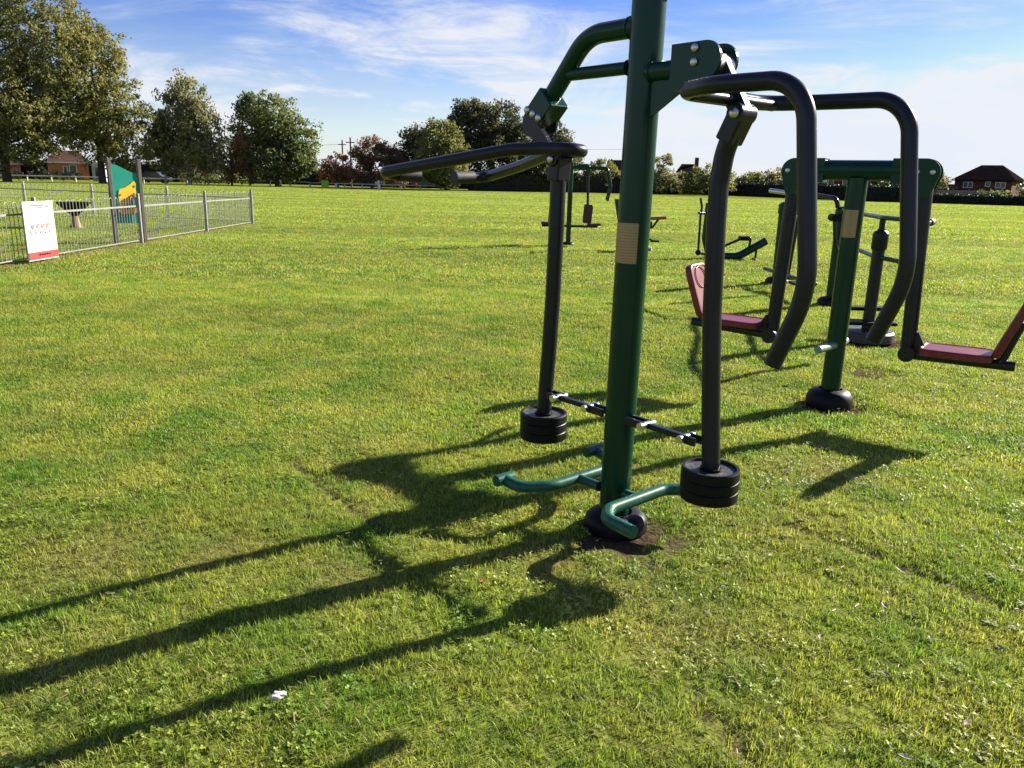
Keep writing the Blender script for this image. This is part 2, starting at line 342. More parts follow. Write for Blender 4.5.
# ------------------------------------------------------------------ machine 2: twin swing seats
m2 = empty('swing_seat_station', (2.375, 5.635, 0), R(-35), 'green T-shaped post with two hanging red seats facing each other', 'exercise machine')
p2 = MB().lathe([(.068, 0), (.068, 1.62)], (0, 0, 0), Z, 36).build('post', M_GREEN, m2)
plaque(.068, 1.215, 1.405, -138, -51, p2)
base_cover(m2, (0, 0), .165, .105)
cb = MB().tube([P(-.38, 1.672), P(.38, 1.672)], .069, 32).build('crossbar', M_GREEN, m2)
for sg in (-1, 1):
    e = MB()
    for vv in (-.058, .058):
        poly = [(.22, 1.585), (.22, 1.752), (.41, 1.752)] + circ(.425, 1.66, .092, 85, -30, 10) + [(.47, 1.50), (.40, 1.50), (.37, 1.585)]
        e.prism([(sg * x, z) for x, z in (poly[::-1] if sg > 0 else poly)], P(0, 0, vv), X, Z, .012)
    ep = e.build('end_plate', M_GREEN, cb)
    for (s, z) in ((.345, 1.715), (.375, 1.665), (.335, 1.615), (.470, 1.665)):
        for vv in (-1, 1): MB().dome(P(sg * s, z, vv * .064), (0, vv, 0), .019).build('bolt', M_BOLT, ep)
    MB().box(P(sg * .225, 1.668), (.012, .104, .165), None, .002).build('end_web', M_GREEN, ep)
    ha = MB().tube([P(sg * .43, 1.665), P(sg * .435, 1.45), P(sg * .472, .56), P(sg * .478, .41)], .050, 18, .2).build('seat_arm', M_GREY, m2)
    MB().tube([P(sg * .45, 1.33, 0), P(sg * .45, 1.33, .36)], .017, 14).build('grab_handle', M_GREY, ha)
    MB().tube([P(sg * .45, 1.33, .29), P(sg * .45, 1.33, .40)], .026, 14).build('grip', M_GRIP, ha)
    MB().tube([P(sg * .478, .445, -.07), P(sg * .478, .445, .07)], .055, 18).build('arm_hub', M_GREY, ha)
    MB().prism([(sg * .51, .45), (sg * .61, .45), (sg * .53, .60), (sg * .51, .60)] if sg < 0 else [(.51, .60), (.53, .60), (.61, .45), (.51, .45)], P(0, 0), X, Z, .05).build('arm_gusset', M_GREY, ha)
    dz = .0 if sg > 0 else .03; bl = .60 if sg > 0 else .43
    sb = MB().tube([P(sg * .45, .435 + dz * .3), P(sg * 1.12, .445 + dz)], .034, 16).build('seat_beam', M_GREY, m2)
    # pads
    def pad(c, lx, wy, th, rot, name, mat, parent):
        mb = MB(); n = 20; V = []
        prof = [(-th / 2, .93), (-th / 2 + .006, 1.0), (th / 2 - .010, 1.0), (th / 2 - .002, .94), (th / 2, .84), (th / 2 - .006, .70)]
        for zz, k in prof:
            for i in range(4 * n):
                a = 2 * math.pi * i / (4 * n); ca, sa = math.cos(a), math.sin(a); e_ = .32
                V.append(Vector(c) + rot @ Vector((math.copysign(abs(ca) ** e_, ca) * lx / 2 * (1 - (1 - k) * .35), math.copysign(abs(sa) ** e_, sa) * wy / 2 * (1 - (1 - k) * .6), zz)))
        m_ = 4 * n
        F = [[j * m_ + i, j * m_ + (i + 1) % m_, (j + 1) * m_ + (i + 1) % m_, (j + 1) * m_ + i] for j in range(len(prof) - 1) for i in range(m_)]
        F += [list(range(m_))[::-1], list(range((len(prof) - 1) * m_, len(prof) * m_))]
        mb.add(V, F, False)
        return mb.build(name, mat, parent)
    tilt = Matrix.Rotation(-sg * math.atan2(.01, .69), 3, 'Y')
    st_ = pad(P(sg * .775, .492 + dz), .44, .33, .048, tilt, 'seat', M_RED, m2)
    bd = Vector((sg * .135, 0, .38)).normalized(); xx = bd; zz = Vector((-sg * bd.z, 0, sg * bd.x)); yy = zz.cross(xx)
    rb = Matrix((xx, yy, zz)).transposed()
    br = pad(P(sg * 1.0, .50 + dz) + bd * bl * .5, bl, .33, .052, rb, 'backrest', M_RED, m2)
    MB().tube([P(sg * 1.03, .45 + dz), P(sg * 1.115, .74 + dz)], .03, 14).build('backrest_bracket', M_GREY, br)
    hd_ = MB(); cc = P(sg * 1.0, .50 + dz) + bd * (bl - .11) + zz * .026
    hd_.tube([cc + xx * .085 * math.cos(a) + yy * .095 * math.sin(a) for a in np.linspace(0, 2 * math.pi, 25)], .004, 8, caps=False).build('head_pad_rim', M_RED, br)
for v0, v1 in ((-.25, -.24), (.17, .17)):
    MB().tube([(0.02, .05, .44), (0.02, .19, .44)] if v0 > 0 else [(-.05, -.31, .44), (0.0, -.05, .44)], .028, 16).build('foot_peg', paint('worn_pale_green_%d' % (v0 > 0), (.16, .24, .18), .45, .2, .2, 20), m2)

# ------------------------------------------------------------------ machine 3: stepper column with rails, and the cross trainer behind it
m3 = empty('stepper_column', (3.79, 8.25, 0), 0.0, 'dark stepping column with two handrails behind the right swing seat', 'exercise machine')
col = MB().lathe([(.062, 0.05), (.062, .93), (.078, .95), (.078, 1.10), (.066, 1.125), (.04, 1.135), (.04, 1.15)], (0, 0, 0), Z, 26, sharp=(1, 3)).build('column', M_GREY, m3)
MB().tube([(0, 0, 1.13), (0, 0, 1.25)], .03, 14).build('neck', M_GREY, col)
MB().lathe([(.27, -.02), (.27, .07), (.25, .09), (0, .095)], (0, 0, 0), Z, 36, sharp=(1, 2)).build('base_disc', M_DUSTY, m3)
MB().box((.0, .0, .17), (.52, .24, .035), None, .01).build('foot_plate', M_BLACK, m3)
MB().box((.05, .15, .30), (.46, .14, .04), None, .01).build('foot_plate', M_BLACK, m3)
q0 = Vector((4.31, 10.55, 0)) - Vector((3.79, 8.25, 0))
q1 = Vector((gx(909, 7.6, 280) - 3.79, 7.6 - 8.25, 0))
for z, nm in ((1.265, 'handrail'), (.86, 'lower_rail')):
    MB().tube([Vector((q0.x, q0.y, z)), Vector((0, 0.07 if z < 1 else 0, z)), Vector((q1.x, q1.y, z))], .024, 14, .5).build(nm, M_GREEN, m3)
MB().tube([Vector((q1.x, q1.y, 1.30)), Vector((q1.x, q1.y, .70))], .04, 18).build('rail_end_bar', M_GREEN, m3)

m3b = empty('ski_trainer', (4.38, 10.72, 0), 0.0, 'green two-post walking trainer with curved grey lever, seen between the swing seat arms', 'exercise machine')
for i, c in enumerate(((0, 0), (-.03, 2.26))):
    pp = MB().lathe([(.085, 0), (.085, 1.12), (.10, 1.13), (.10, 1.27), (.05, 1.31), (0, 1.315)], (c[0], c[1], 0), Z, 24, sharp=(1, 2, 3)).build('post', M_GREEN, m3b)
    MB().lathe([(.19, -.02), (.19, .05), (.15, .09), (.10, .10)], (c[0], c[1], 0), Z, 28).build('base_cover', M_BLACK, pp)
q3 = lambda px, py, Y: at(px, Y, py) - Vector((4.38, 10.72, 0))
MB().tube([q3(838, 208, 10.72), q3(836.5, 198.5, 10.72), q3(813, 194.5, 11.2), q3(795, 194.2, 11.7)], .03, 14, [.10, .4]).build('handle_loop', M_GREY, m3b)
MB().tube([q3(797, 194.3, 11.6), q3(770, 190.5, 12.0)], .034, 14).build('grip', M_BOLT, m3b)
hg = MB().tube([(-.17, -.15, 1.17), (-.12, -.15, .85), (-.03, -.15, .62), (.08, -.15, .58)], .022, 12, .2).build('swing_lever', M_GREY, m3b)
MB().tube([(-.17, -.2, 1.17), (-.17, -.05, 1.17)], .05, 16).build('lever_pivot', M_BLACK, hg)
MB().tube([(-.17, 0, 1.17), (0, 0, 1.2)], .035, 14).build('lever_bracket', M_GREEN, hg)
MB().tube([(-.30, .9, 1.15), (-.36, .9, .30)], .055, 14).build('swing_leg', M_GREY, m3b)
for x, y in ((-.32, .45), (-.25, 1.3)): MB().box((x, y, .21), (.16, .42, .04), None, .01).build('foot_plate', M_BLACK, m3b)
MB().tube([(-.22, .1, .25), (-.3, 2.1, .25)], .03, 12).build('step_beam', M_GREY, m3b)

# ------------------------------------------------------------------ machine 4: rower-like trainer
m4 = empty('lever_trainer', (4.13, 17.2, 0), 0.0, 'dark green lever trainer with tall curved post and sloping beam behind the weight rod', 'exercise machine')
def q4(px, py, dy=0): p = at(px, 17.2 + dy, py); return p - Vector((4.13, 17.2, 0))
MB().tube([q4(708.5, 203), q4(706.8, 220), q4(704.5, 238), q4(707.5, 252), q4(712, 259)], .062, 14, .2).build('curved_post', M_GREEN, m4)
lv = MB().tube([q4(700.6, 198, -.25), q4(702, 207, -.25), q4(700.5, 216, -.25), q4(698.2, 251, -.25)], .025, 12, .15).build('lever', M_GREY, m4)
MB().tube([q4(699, 213, -.3), q4(712, 213.5, .2)], .03, 12).build('lever_pivot', M_GREY, m4)
MB().tube([q4(698, 252.5, -.32), q4(698.5, 252.5, -.15)], .06, 16).build('lever_weight', M_BLACK, lv)
MB().tube([q4(699, 253, -.2), q4(716, 255.5, 0)], .03, 12).build('link', M_GREY, m4)
MB().tube([q4(705, 256), q4(738, 256.5), q4(766, 241)], .085, 14, .35).build('main_beam', M_GREEN, m4)
MB().tube([q4(712, 258), q4(712, 266)], .07, 14).build('foot', M_BLACK, m4)
MB().tube([q4(731, 257), q4(731, 264)], .07, 14).build('foot', M_BLACK, m4)
MB().tube([q4(722, 247), q4(744, 237.5), q4(751, 237), q4(748.5, 250)], .028, 12, .06).build('pedal_crank', M_GREY, m4)
MB().box(q4(744, 238.3), (.2, .22, .09), None, .02).build('pedal', M_BLACK, m4)
MB().tube([q4(756.5, 247), q4(755, 261)], .026, 10).build('strut', M_GREY, m4)
MB().tube([q4(734, 261), q4(757, 261.5)], .018, 10).build('link', M_GREY, m4)
MB().tube([q4(753, 261.5, -.18), q4(755, 261.5, .18)], .075, 16).build('roller', M_BLACK, m4)
# ------------------------------------------------------------------ machine 5: bike
m5 = empty('exercise_bike', (3.10, 18.8, 0), R(0), 'small exercise bike with a brown saddle, half hidden by the main post', 'exercise machine')
MB().tube([(.0, 0, 0), (.0, 0, .72)], .06, 14).build('saddle_post', M_GREEN, m5)
MB().lathe([(.16, -.02), (.16, .04), (.08, .07)], (0, 0, 0), Z, 22).build('base_cover', M_BLACK, m5)
sd = MB().box((.24, 0, .765), (.40, .22, .075), Matrix.Rotation(R(-4), 3, 'Y'), .03, 3).build('saddle', M_RUST, m5)
MB().tube([(.05, 0, .52), (.14, 0, .56), (.26, 0, .74)], .025, 10, .05).build('saddle_bracket', M_GREY, sd)
MB().box((.03, 0, .60), (.16, .12, .16), None, .02).build('saddle_clamp', M_GREY, m5)
MB().tube([(0, -.1, .36), (-.6, -.1, .36), (-.75, 0, 1.15)], .05, 12, .1).build('frame', M_GREEN, m5)
MB().tube([(-.75, -.25, 1.16), (-.75, .25, 1.16)], .025, 10).build('handlebar', M_GREY, m5)
MB().tube([(.0, -.12, .30), (.16, -.16, .24)], .02, 10).build('pedal_crank', M_GREY, m5)
MB().box((.17, -.2, .24), (.2, .1, .045), None, .01).build('pedal', M_BLACK, m5)
MB().box((.05, -.05, .05), (.16, .16, .09), None, .03).build('foot', M_STONE, m5)
# ------------------------------------------------------------------ machine 6: far twin seat pulldown
m6 = empty('pulldown_seat_station', (1.325, 19.91, 0), 0.0, 'far green single post with small red seats, between the weight rod and main post', 'exercise machine')
MB().lathe([(.062, 0), (.062, 2.28), (0, 2.3)], (0, 0, 0), Z, 20, sharp=(1,)).build('post', M_GREEN, m6)
base_cover(m6, (0, 0), .16, .08)
MB().tube([(-.3, .3, 1.86), (0, 0, 1.88), (.90, -.05, 1.90), (1.0, -.05, 1.45), (.93, -.05, 1.10)], .03, 12, .12).build('handle_bar', M_GREEN, m6)
MB().tube([(.22, .55, 1.86), (.95, .55, 1.88), (1.03, .55, 1.42), (.97, .55, 1.12)], .03, 12, .12).build('handle_bar', M_GREY, m6)
MB().tube([(0, 0, 1.88), (.45, 0, 1.95), (.45, 0, 1.75)], .045, 12, .1).build('top_arm', M_GREEN, m6)
MB().tube([(.42, 0, 1.78), (.44, 0, 1.3), (.46, 0, .55)], .032, 12, .2).build('hanging_rod', M_GREY, m6)
MB().tube([(-.28, .2, 1.6), (-.34, .2, 1.0), (-.36, .2, .55)], .032, 12, .2).build('hanging_rod', M_GREY, m6)
for s, b, nm in ((.46, .72, 'a'), (-.40, .78, 'b')):
    MB().box((s, -.02, .78), (.23, .08, .46), Matrix.Rotation(R(4), 3, 'Y'), .035, 3).build('backrest', M_DRED, m6)
MB().box((.62, -.1, .525), (.34, .30, .06), Matrix.Rotation(R(-3), 3, 'Y'), .025, 3).build('seat', M_DRED, m6)
MB().box((-.52, -.1, .53), (.36, .30, .06), Matrix.Rotation(R(3), 3, 'Y'), .025, 3).build('seat', M_DRED, m6)
MB().tube([(-.68, 0, .47), (.72, 0, .47)], .03, 12).build('seat_beam', M_GREY, m6)

# ------------------------------------------------------------------ bow-top fence
def bow_fence(A, B, nposts, label, h=1.0, gap=.115):
    A, B = Vector(A), Vector(B); L_ = (B - A).length; d = (B - A).normalized()
    root = empty('bow_top_fence', A, math.atan2(d.y, d.x), label, 'fence')
    bars = MB(); n = int(L_ / (2 * gap))
    for i in range(n):
        x0 = (i + .25) * 2 * gap; r = gap / 2
        pts = [(x0, 0, .05)] + [(x0 + r - r * math.cos(a), 0, h - r + r * math.sin(a)) for a in np.linspace(0, math.pi, 7)] + [(x0 + 2 * r, 0, .05)]
        bars.tube(pts, .0068, 6)
    bars.build('hooped_bars', M_FENCE, root)
    for z in (.80, .06): MB().box((L_ / 2, 0, z), (L_, .010, .034 if z > .5 else .02), None, 0).build('rail', M_FENCE, root)
    for k in range(nposts + 1):
        MB().box((L_ * k / nposts, -.035, .53), (.06, .06, 1.08), None, .006).build('fence_post', M_FENCE, root)
    return root
CORN = (-8.42, 25.3, 0)
bow_fence((-8.25, 5.95, 0), CORN, 5, 'grey bow-top metal railing running towards the camera beside the white notice')
bow_fence(CORN, (-21.5, 31.0, 0), 4, 'grey bow-top metal railing across the rear of the play area, behind the dark dish')

# notice board hanging on the fence
nb = empty('notice_board', (-8.11, 13.07, .03), R(90), 'white notice sheet with red bottom band and rows of small icons on the railing', 'sign')
MB().box((.425, 0, .56), (.86, .018, 1.10), None, .003).build('board', M_WHITE, nb)
FY = -.0125
def flat(parent, name, mat, x0, x1, z0, z1): return MB().box(((x0 + x1) / 2, FY, (z0 + z1) / 2), (x1 - x0, .005, z1 - z0)).build(name, mat, parent)
flat(nb, 'red_band', M_REDINK, .0, .85, .03, .17)
ink = MB()
def dash(mb, x0, x1, z, h=.014): 
    x = x0
    while x < x1:
        w = random.uniform(.02, .06); mb.box(((x + min(x + w, x1)) / 2, FY, z), (min(w, x1 - x), .005, h)); x += w + .012
dash(ink, .20, .60, 1.035, .026); dash(ink, .30, .52, .99, .026)
ink.build('title_lettering', M_INK, nb)
for rows in ([(.08, .74, .90), (.08, .74, .878)], [(.08, .74, .80), (.08, .74, .778)], [(.08, .36, .40), (.08, .36, .378)], [(.44, .72, .42), (.44, .72, .398)], [(.08, .34, .30)], [(.42, .76, .33)], [(.08, .34, .22)], [(.42, .76, .25)]):
    tx = MB()
    for x0, x1, z in rows: dash(tx, x0, x1, z)
    tx.build('paragraph', M_PALEINK, nb)
for k in range(4):
    ic = MB(); xx = .20 + k * .145
    if k == 0: ic.lathe([(.045, 0), (.045, .004), (0, .0045)], (xx, FY, .645), (0, -1, 0), 18, sharp=(1,))
    else: ic.tube([(xx + .042 * math.cos(a), FY, .65 + .042 * math.sin(a)) for a in np.linspace(0, 2 * math.pi, 17)], .008, 6); ic.box((xx, FY, .65), (.02, .004, .05))
    ic.build('icon', M_INK if k == 0 else M_PINKINK, nb)
for k in range(5):
    ic = MB(); xx = .13 + k * .135
    ic.box((xx, FY, .535), (.03, .004, .05)); ic.lathe([(.014, 0), (.014, .004), (0, .0045)], (xx, FY, .58), (0, -1, 0), 12, sharp=(1,)); ic.box((xx + .025, FY, .51), (.05, .004, .02))
    ic.build('icon', M_INK, nb)
ic = MB(); ic.box((.66, FY, 1.0), (.05, .004, .02)); ic.box((.66, FY, 1.03), (.03, .004, .06)); ic.build('crest', M_INK, nb)
ic = MB(); ic.box((.40, FY, .215), (.09, .004, .03)); ic.build('footer_mark', M_PINKINK, nb)
ic = MB(); dash(ic, .25, .62, .11, .03); ic.build('band_lettering', M_PINKINK, nb)
for ch in nb.children: ch.scale = (1, 1, .885)

# green board with yellow animal between timber posts
SA, SB = (gx(112, 17.25, 200), 17.25), (gx(141.5, 17.7, 200), 17.7); SL = math.hypot(SB[0] - SA[0], SB[1] - SA[1]); SK = SL / .93
gb = empty('play_sign', (SA[0], SA[1], 0), math.atan2(SB[1] - SA[1], SB[0] - SA[0]), 'green sign board with yellow animal shape between two tall timber posts', 'sign')
for x in (0, SL): MB().box((x, 0, .89), (.075, .09, 1.82), None, .008).build('post', M_WOOD, gb)
poly = [(.04, .43), (.89, .43), (.89, 1.49), (.78, 1.50), (.60, 1.54), (.40, 1.61), (.20, 1.67), (.04, 1.69)]
brd = MB().prism(poly, (0, 0, 0), X, Z, .03).build('board', M_SIGNG, gb)
yp = [(.19, .70), (.28, .70), (.31, .80), (.55, .86), (.62, .96), (.78, 1.00), (.76, 1.15), (.78, 1.28), (.72, 1.34), (.60, 1.27), (.42, 1.19), (.24, 1.15), (.20, 1.05)]
yel = MB().prism(yp, (0, -.022, 0), X, Z, .012).build('animal_shape', M_YEL, brd)
for (cx, cz, a, b) in ((.30, .70, .13, .075), (.64, .72, .14, .08), (.47, .68, .12, .04)):
    MB().prism([(cx + a * math.cos(t), cz + b * math.sin(t)) for t in np.linspace(0, 2 * math.pi, 17)[:-1]], (0, -.0265, 0), X, Z, .012).build('paw', M_ORANGE if a > .125 else M_YEL, brd)
sx = MB()
for k in range(6): sx.box((.32 + k * .075, -.031, .86 + .02 * k), (.035, .006, .16 + .015 * k))
sx.build('stripe_lettering', M_INK, brd)
MB().prism([(.72 + .03 * math.cos(t), 1.22 + .03 * math.sin(t)) for t in np.linspace(0, 2 * math.pi, 13)[:-1]], (0, -.031, 0), X, Z, .006).build('eye', M_INK, yel)
MB().prism([(.26 + .025 * math.cos(t), 1.04 + .025 * math.sin(t)) for t in np.linspace(0, 2 * math.pi, 13)[:-1]], (0, -.031, 0), X, Z, .006).build('spot', M_INK, yel)

for ch in (brd,): ch.scale = (SK, 1, 1)

# spinner dish
ds = empty('spinner_dish', (-12.05, 21.7, 0), 0, 'dark cone-shaped play dish on a short brown pedestal behind the railing', 'play equipment')
MB().lathe([(.05, .30), (.24, .48), (.42, .66), (.44, .69), (.41, .69), (.22, .50), (0, .34)], (0, 0, 0), Z, 30, sharp=(3, 4)).build('dish', M_BLACK, ds)
MB().lathe([(.17, 0), (.15, .05), (.11, .12), (.08, .32)], (0, 0, 0), Z, 20).build('pedestal', paint('tan_pedestal', (.24, .15, .09), .7, 0, .2, 9), ds)

# ------------------------------------------------------------------ knee rail round the field
def knee(points, h, label, gap=2.6):
    pts = [Vector(p) for p in points]
    root = empty('knee_rail_fence', pts[0], 0, label, 'fence')
    MB().tube([p - pts[0] + Vector((0, 0, h)) for p in pts], .075, 8).build('rail', M_RAIL, root)
    acc = 0.0
    for a, b in zip(pts, pts[1:]):
        n = max(1, int((b - a).length / gap))
        for i in range(n):
            p = a + (b - a) * i / n - pts[0]
            MB().box(p + Vector((0, 0, h / 2 + .04)), (.16, .16, h + .1), None, .01).build('fence_post', M_RAIL, root)
    return root
knee([(gx(-70, 101), 101, 0), (gx(100, 103), 103, 0), (gx(250, 107), 107, 0), (gx(310, 108), 108, 0)], .62, 'long low pale timber rail under the big trees on the left')
knee([(gx(310, 108), 108, 0), (gx(380, 106), 106, 0), (gx(440, 107), 107, 0)], .55, 'low timber rail in front of the copper and red trees', 2.4)

# ------------------------------------------------------------------ trees
LEAF = {
 'olive': leaf_mat('olive_leaves', (.105, .125, .042), (.215, .20, .062)),
 'willow': leaf_mat('grey_green_leaves', (.13, .145, .070), (.25, .23, .105)),
 'green': leaf_mat('dark_green_leaves', (.055, .095, .036), (.17, .18, .050)),
 'brown': leaf_mat('russet_leaves', (.15, .105, .052), (.30, .185, .080)),
 'copper': leaf_mat('copper_leaves', (.19, .105, .058), (.34, .19, .09)),
 'red': leaf_mat('reddish_leaves', (.11, .09, .048), (.26, .155, .08)),
 'oak': leaf_mat('oak_leaves', (.035, .050, .024), (.11, .105, .038)),
 'bush': leaf_mat('bush_leaves', (.08, .105, .034), (.20, .19, .05)),
 'hedge': leaf_mat('hedge_leaves', (.010, .019, .009), (.024, .034, .013), .25),
}
def leaf_cloud(centres, radii, per, size, tints, droop=0.0):
    """leaf quads round each clump centre"""
    C = np.repeat(np.array(centres), per, 0); Rr = np.repeat(np.array(radii), per); T = np.repeat(np.array(tints), per)
    n = len(C); d = rng.normal(size=(n, 3)); d /= np.linalg.norm(d, axis=1)[:, None]
    p = C + d * (Rr * rng.random(n) ** .45)[:, None] * np.array([1, 1, .8])
    if droop: p[:, 2] -= droop * rng.random(n) ** 2 * Rr * 1.6
    a = rng.normal(size=(n, 3)); a /= np.linalg.norm(a, axis=1)[:, None]
    if droop: a[:, 2] = -abs(a[:, 2]) * 2.2; a /= np.linalg.norm(a, axis=1)[:, None]
    b = np.cross(a, rng.normal(size=(n, 3))); b /= np.linalg.norm(b, axis=1)[:, None]
    s = size * rng.uniform(.6, 1.35, n)[:, None]; nrm = np.cross(a, b)
    v = np.stack([p - a * s, p + b * s * .55 + nrm * s * .15, p + a * s, p - b * s * .55 + nrm * s * .15], 1).reshape(-1, 3)
    t = np.clip(T + rng.normal(0, .17, n), 0, 1)
    return v, np.repeat(t, 4)
def mesh_np(name, v, t, mat, parent=None, loc=(0, 0, 0)):
    n = len(v) // 4; me = bpy.data.meshes.new(name); me.vertices.add(len(v)); me.vertices.foreach_set('co', v.astype(np.float32).ravel())
    me.loops.add(4 * n); me.loops.foreach_set('vertex_index', np.arange(4 * n, dtype=np.int32))
    me.polygons.add(n); me.polygons.foreach_set('loop_start', np.arange(0, 4 * n, 4, dtype=np.int32))
    at_ = me.attributes.new('tint', 'FLOAT', 'POINT'); at_.data.foreach_set('value', t.astype(np.float32))
    me.update(); me.validate(); me.materials.append(mat)
    o = bpy.data.objects.new(name, me); COL.objects.link(o); o.location = loc
    if parent: o.parent = parent
    return o
def lobes_points(lobes, dens, shell=.55):
    """clump centres inside ellipsoid lobes, mostly towards the outside"""
    pts = []
    for (x, y, z, rx, ry, rz) in lobes:
        n = max(6, int(dens * (rx * ry * rz) ** (2 / 3)))
        d = rng.normal(size=(n, 3)); d /= np.linalg.norm(d, axis=1)[:, None]
        k = shell + (1 - shell) * rng.random(n) ** .7
        k *= 1 + rng.normal(0, .09, n)
        pts.append(np.array([x, y, z]) + d * k[:, None] * np.array([rx, ry, rz]))
    return np.concatenate(pts)
def tree(px, Y, lobes_px, label, leaf, trunk_r=.35, bark=None, group=None, dens=6.0, per=24, size=.30, clump=.9, droop=0, cat='tree', name='tree', trunk_px=None, limbs=14, tintbias=0.0):
    """lobes_px: (px, py, half-width px, half-height px) measured; real size follows from distance Y"""
    bx = gx(px, Y); root = empty(name, (bx, Y, 0), 0, label, cat, group); k = Y / FPX * 1.01
    lobes = []
    for (lx, ly, hw, hh) in lobes_px:
        lobes.append((gx(lx, Y, ly) - bx, rng.uniform(-.25, .25) * hw * k, hz(lx, Y, ly), hw * k, hw * k * .85, hh * k))
    pts = lobes_points(lobes, dens)
    zmin = min(l[2] - l[5] for l in lobes); zmax = max(l[2] + l[5] for l in lobes)
    pts = pts[pts[:, 2] > .35]
    ph = rng.uniform(0, 6.28, 3)
    t = .45 + .28 * np.sin(pts[:, 0] * .5 + ph[0]) * np.sin(pts[:, 2] * .45 + ph[1]) + rng.normal(0, .16, len(pts)) + tintbias
    rad = clump * rng.uniform(.65, 1.3, len(pts))
    v, tt = leaf_cloud(pts, rad, per, size, np.clip(t, 0, 1), droop)
    keep = (v.reshape(-1, 4, 3)[:, :, 2].min(1) > .05); v = v.reshape(-1, 4, 3)[keep].reshape(-1, 3); tt = tt.reshape(-1, 4)[keep].ravel()
    mesh_np('crown', v, tt, leaf, root)
    mb = MB(); top = zmin + (zmax - zmin) * .62; lean = rng.uniform(-.4, .4)
    tp = [(0, 0, -.1), (lean * .2, 0, top * .3), (lean * .6, .1, top * .65), (lean, 0, top)]
    mb.tube(tp, trunk_r, 9, r1=trunk_r * .3)
    idx = rng.choice(len(pts), min(limbs, len(pts)), replace=False)
    for i in idx:
        e = pts[i]; f = rng.uniform(.28, .85); s = Vector((lean * f, 0, top * f)); e = Vector(e)
        if e.z < s.z - 1: s.z = max(.8, e.z - .5)
        mid = (s + e) / 2 + Vector((0, 0, .12 * (e - s).length))
        mb.tube([s, mid, e], trunk_r * .32, 6, r1=trunk_r * .07, fillet=1.0, arc=3, caps=False)
    mb.build('trunk', bark or M_BARK, root)
    return root
GT = 'trees along the field edge'
tree(8, 92, [(0, 70, 52, 75), (-30, 60, 60, 85), (40, 40, 40, 60), (25, 110, 52, 50), (-20, -10, 50, 55), (42, 116, 38, 30), (10, 135, 45, 30), (60, 62, 30, 50)],
     'tallest leafy tree at the far left, cut by the top edge', LEAF['olive'], .5, None, GT, dens=7.5, per=34, size=.17, clump=.78, limbs=60)
tree(103, 97, [(98, 80, 32, 52), (118, 120, 34, 42), (100, 128, 32, 36), (78, 62, 26, 45), (128, 145, 25, 26), (68, 110, 24, 36), (105, 55, 18, 25)],
     'broad olive-yellow tree behind the green play sign', LEAF['olive'], .45, None, GT, dens=8, per=36, size=.17, clump=.78, limbs=44, tintbias=.15)
tree(190, 101, [(188, 100, 18, 28), (178, 118, 20, 32), (200, 128, 22, 34), (170, 140, 16, 28), (212, 148, 12, 22), (185, 150, 26, 22)],
     'grey-green weeping birch with pale trunk, right of the play sign', LEAF['willow'], .28, M_BIRCH, GT, dens=9, per=44, size=.19, clump=.8, droop=1.0, limbs=16)
tree(166, 100.5, [(160, 130, 12, 25), (158, 152, 12, 18)], 'narrow olive tree between the broad tree and the birch', LEAF['olive'], .16, M_BIRCH, GT, dens=10, per=40, size=.18, clump=.75, limbs=8)
tree(232, 104, [(240, 152, 13, 17), (232, 160, 12, 18), (248, 164, 8, 14)], 'small drooping brown-leaved tree beside the large dark tree', LEAF['brown'], .15, M_BARK, GT, dens=12, per=34, size=.17, clump=.6, droop=1.2, limbs=8)
tree(278, 106, [(272, 120, 24, 24), (250, 128, 20, 26), (288, 140, 28, 28), (262, 152, 32, 26), (300, 156, 20, 20), (250, 108, 12, 14), (282, 164, 34, 14)],
     'rounded dark green tree with spiky top, left of the copper tree', LEAF['green'], .45, None, GT, dens=8, per=44, size=.20, clump=.9, limbs=18)
tree(338, 112, [(337, 166, 14, 12), (326, 172, 8, 9), (346, 172, 9, 8)], 'small copper-orange tree left of the utility poles', LEAF['copper'], .15, None, GT, dens=14, per=34, size=.17, clump=.6, limbs=8)
tree(372, 114, [(368, 151, 14, 14), (358, 166, 12, 16), (380, 164, 16, 18), (392, 158, 14, 12)], 'reddish-brown tree right of the utility poles', LEAF['red'], .25, None, GT, dens=12, per=40, size=.18, clump=.75, limbs=10)
tree(404, 116, [(400, 164, 14, 12), (395, 176, 16, 10)], 'low rusty shrub-like tree under the pulldown handle', LEAF['red'], .2, None, GT, dens=12, per=40, size=.18, clump=.7, limbs=6)
tree(446, 106, [(440, 140, 18, 20), (432, 158, 20, 22), (452, 158, 18, 22), (446, 172, 22, 14)], 'round bronze-green tree in front of the tall oak', LEAF['olive'], .3, None, GT, dens=10, per=44, size=.19, clump=.8, limbs=12, tintbias=-.35)
tree(492, 116, [(475, 125, 24, 25), (500, 132, 28, 28), (455, 140, 20, 22), (520, 150, 24, 26), (486, 160, 40, 24), (418, 140, 16, 12), (424, 152, 16, 16), (470, 112, 16, 12), (545, 166, 20, 18)],
     'tall dark oak with wide crown behind the pulldown handle', LEAF['oak'], .6, None, GT, dens=9, per=44, size=.21, clump=.9, limbs=24)
tree(562, 118, [(562, 142, 14, 18), (556, 160, 18, 22), (572, 165, 12, 18)], 'dark narrow oak behind the left weight rod', LEAF['oak'], .3, None, GT, dens=10, per=44, size=.20, clump=.8, limbs=10, tintbias=.2)
GB = 'shrubs along the far hedge'
def bush(px, Y, lobes, label, leaf, **k):
    return tree(px, Y, lobes, label, leaf, .1, None, GB, dens=k.pop('dens', 12), per=38, size=.18, clump=.65, cat='shrub', name='shrub', limbs=6, **k)
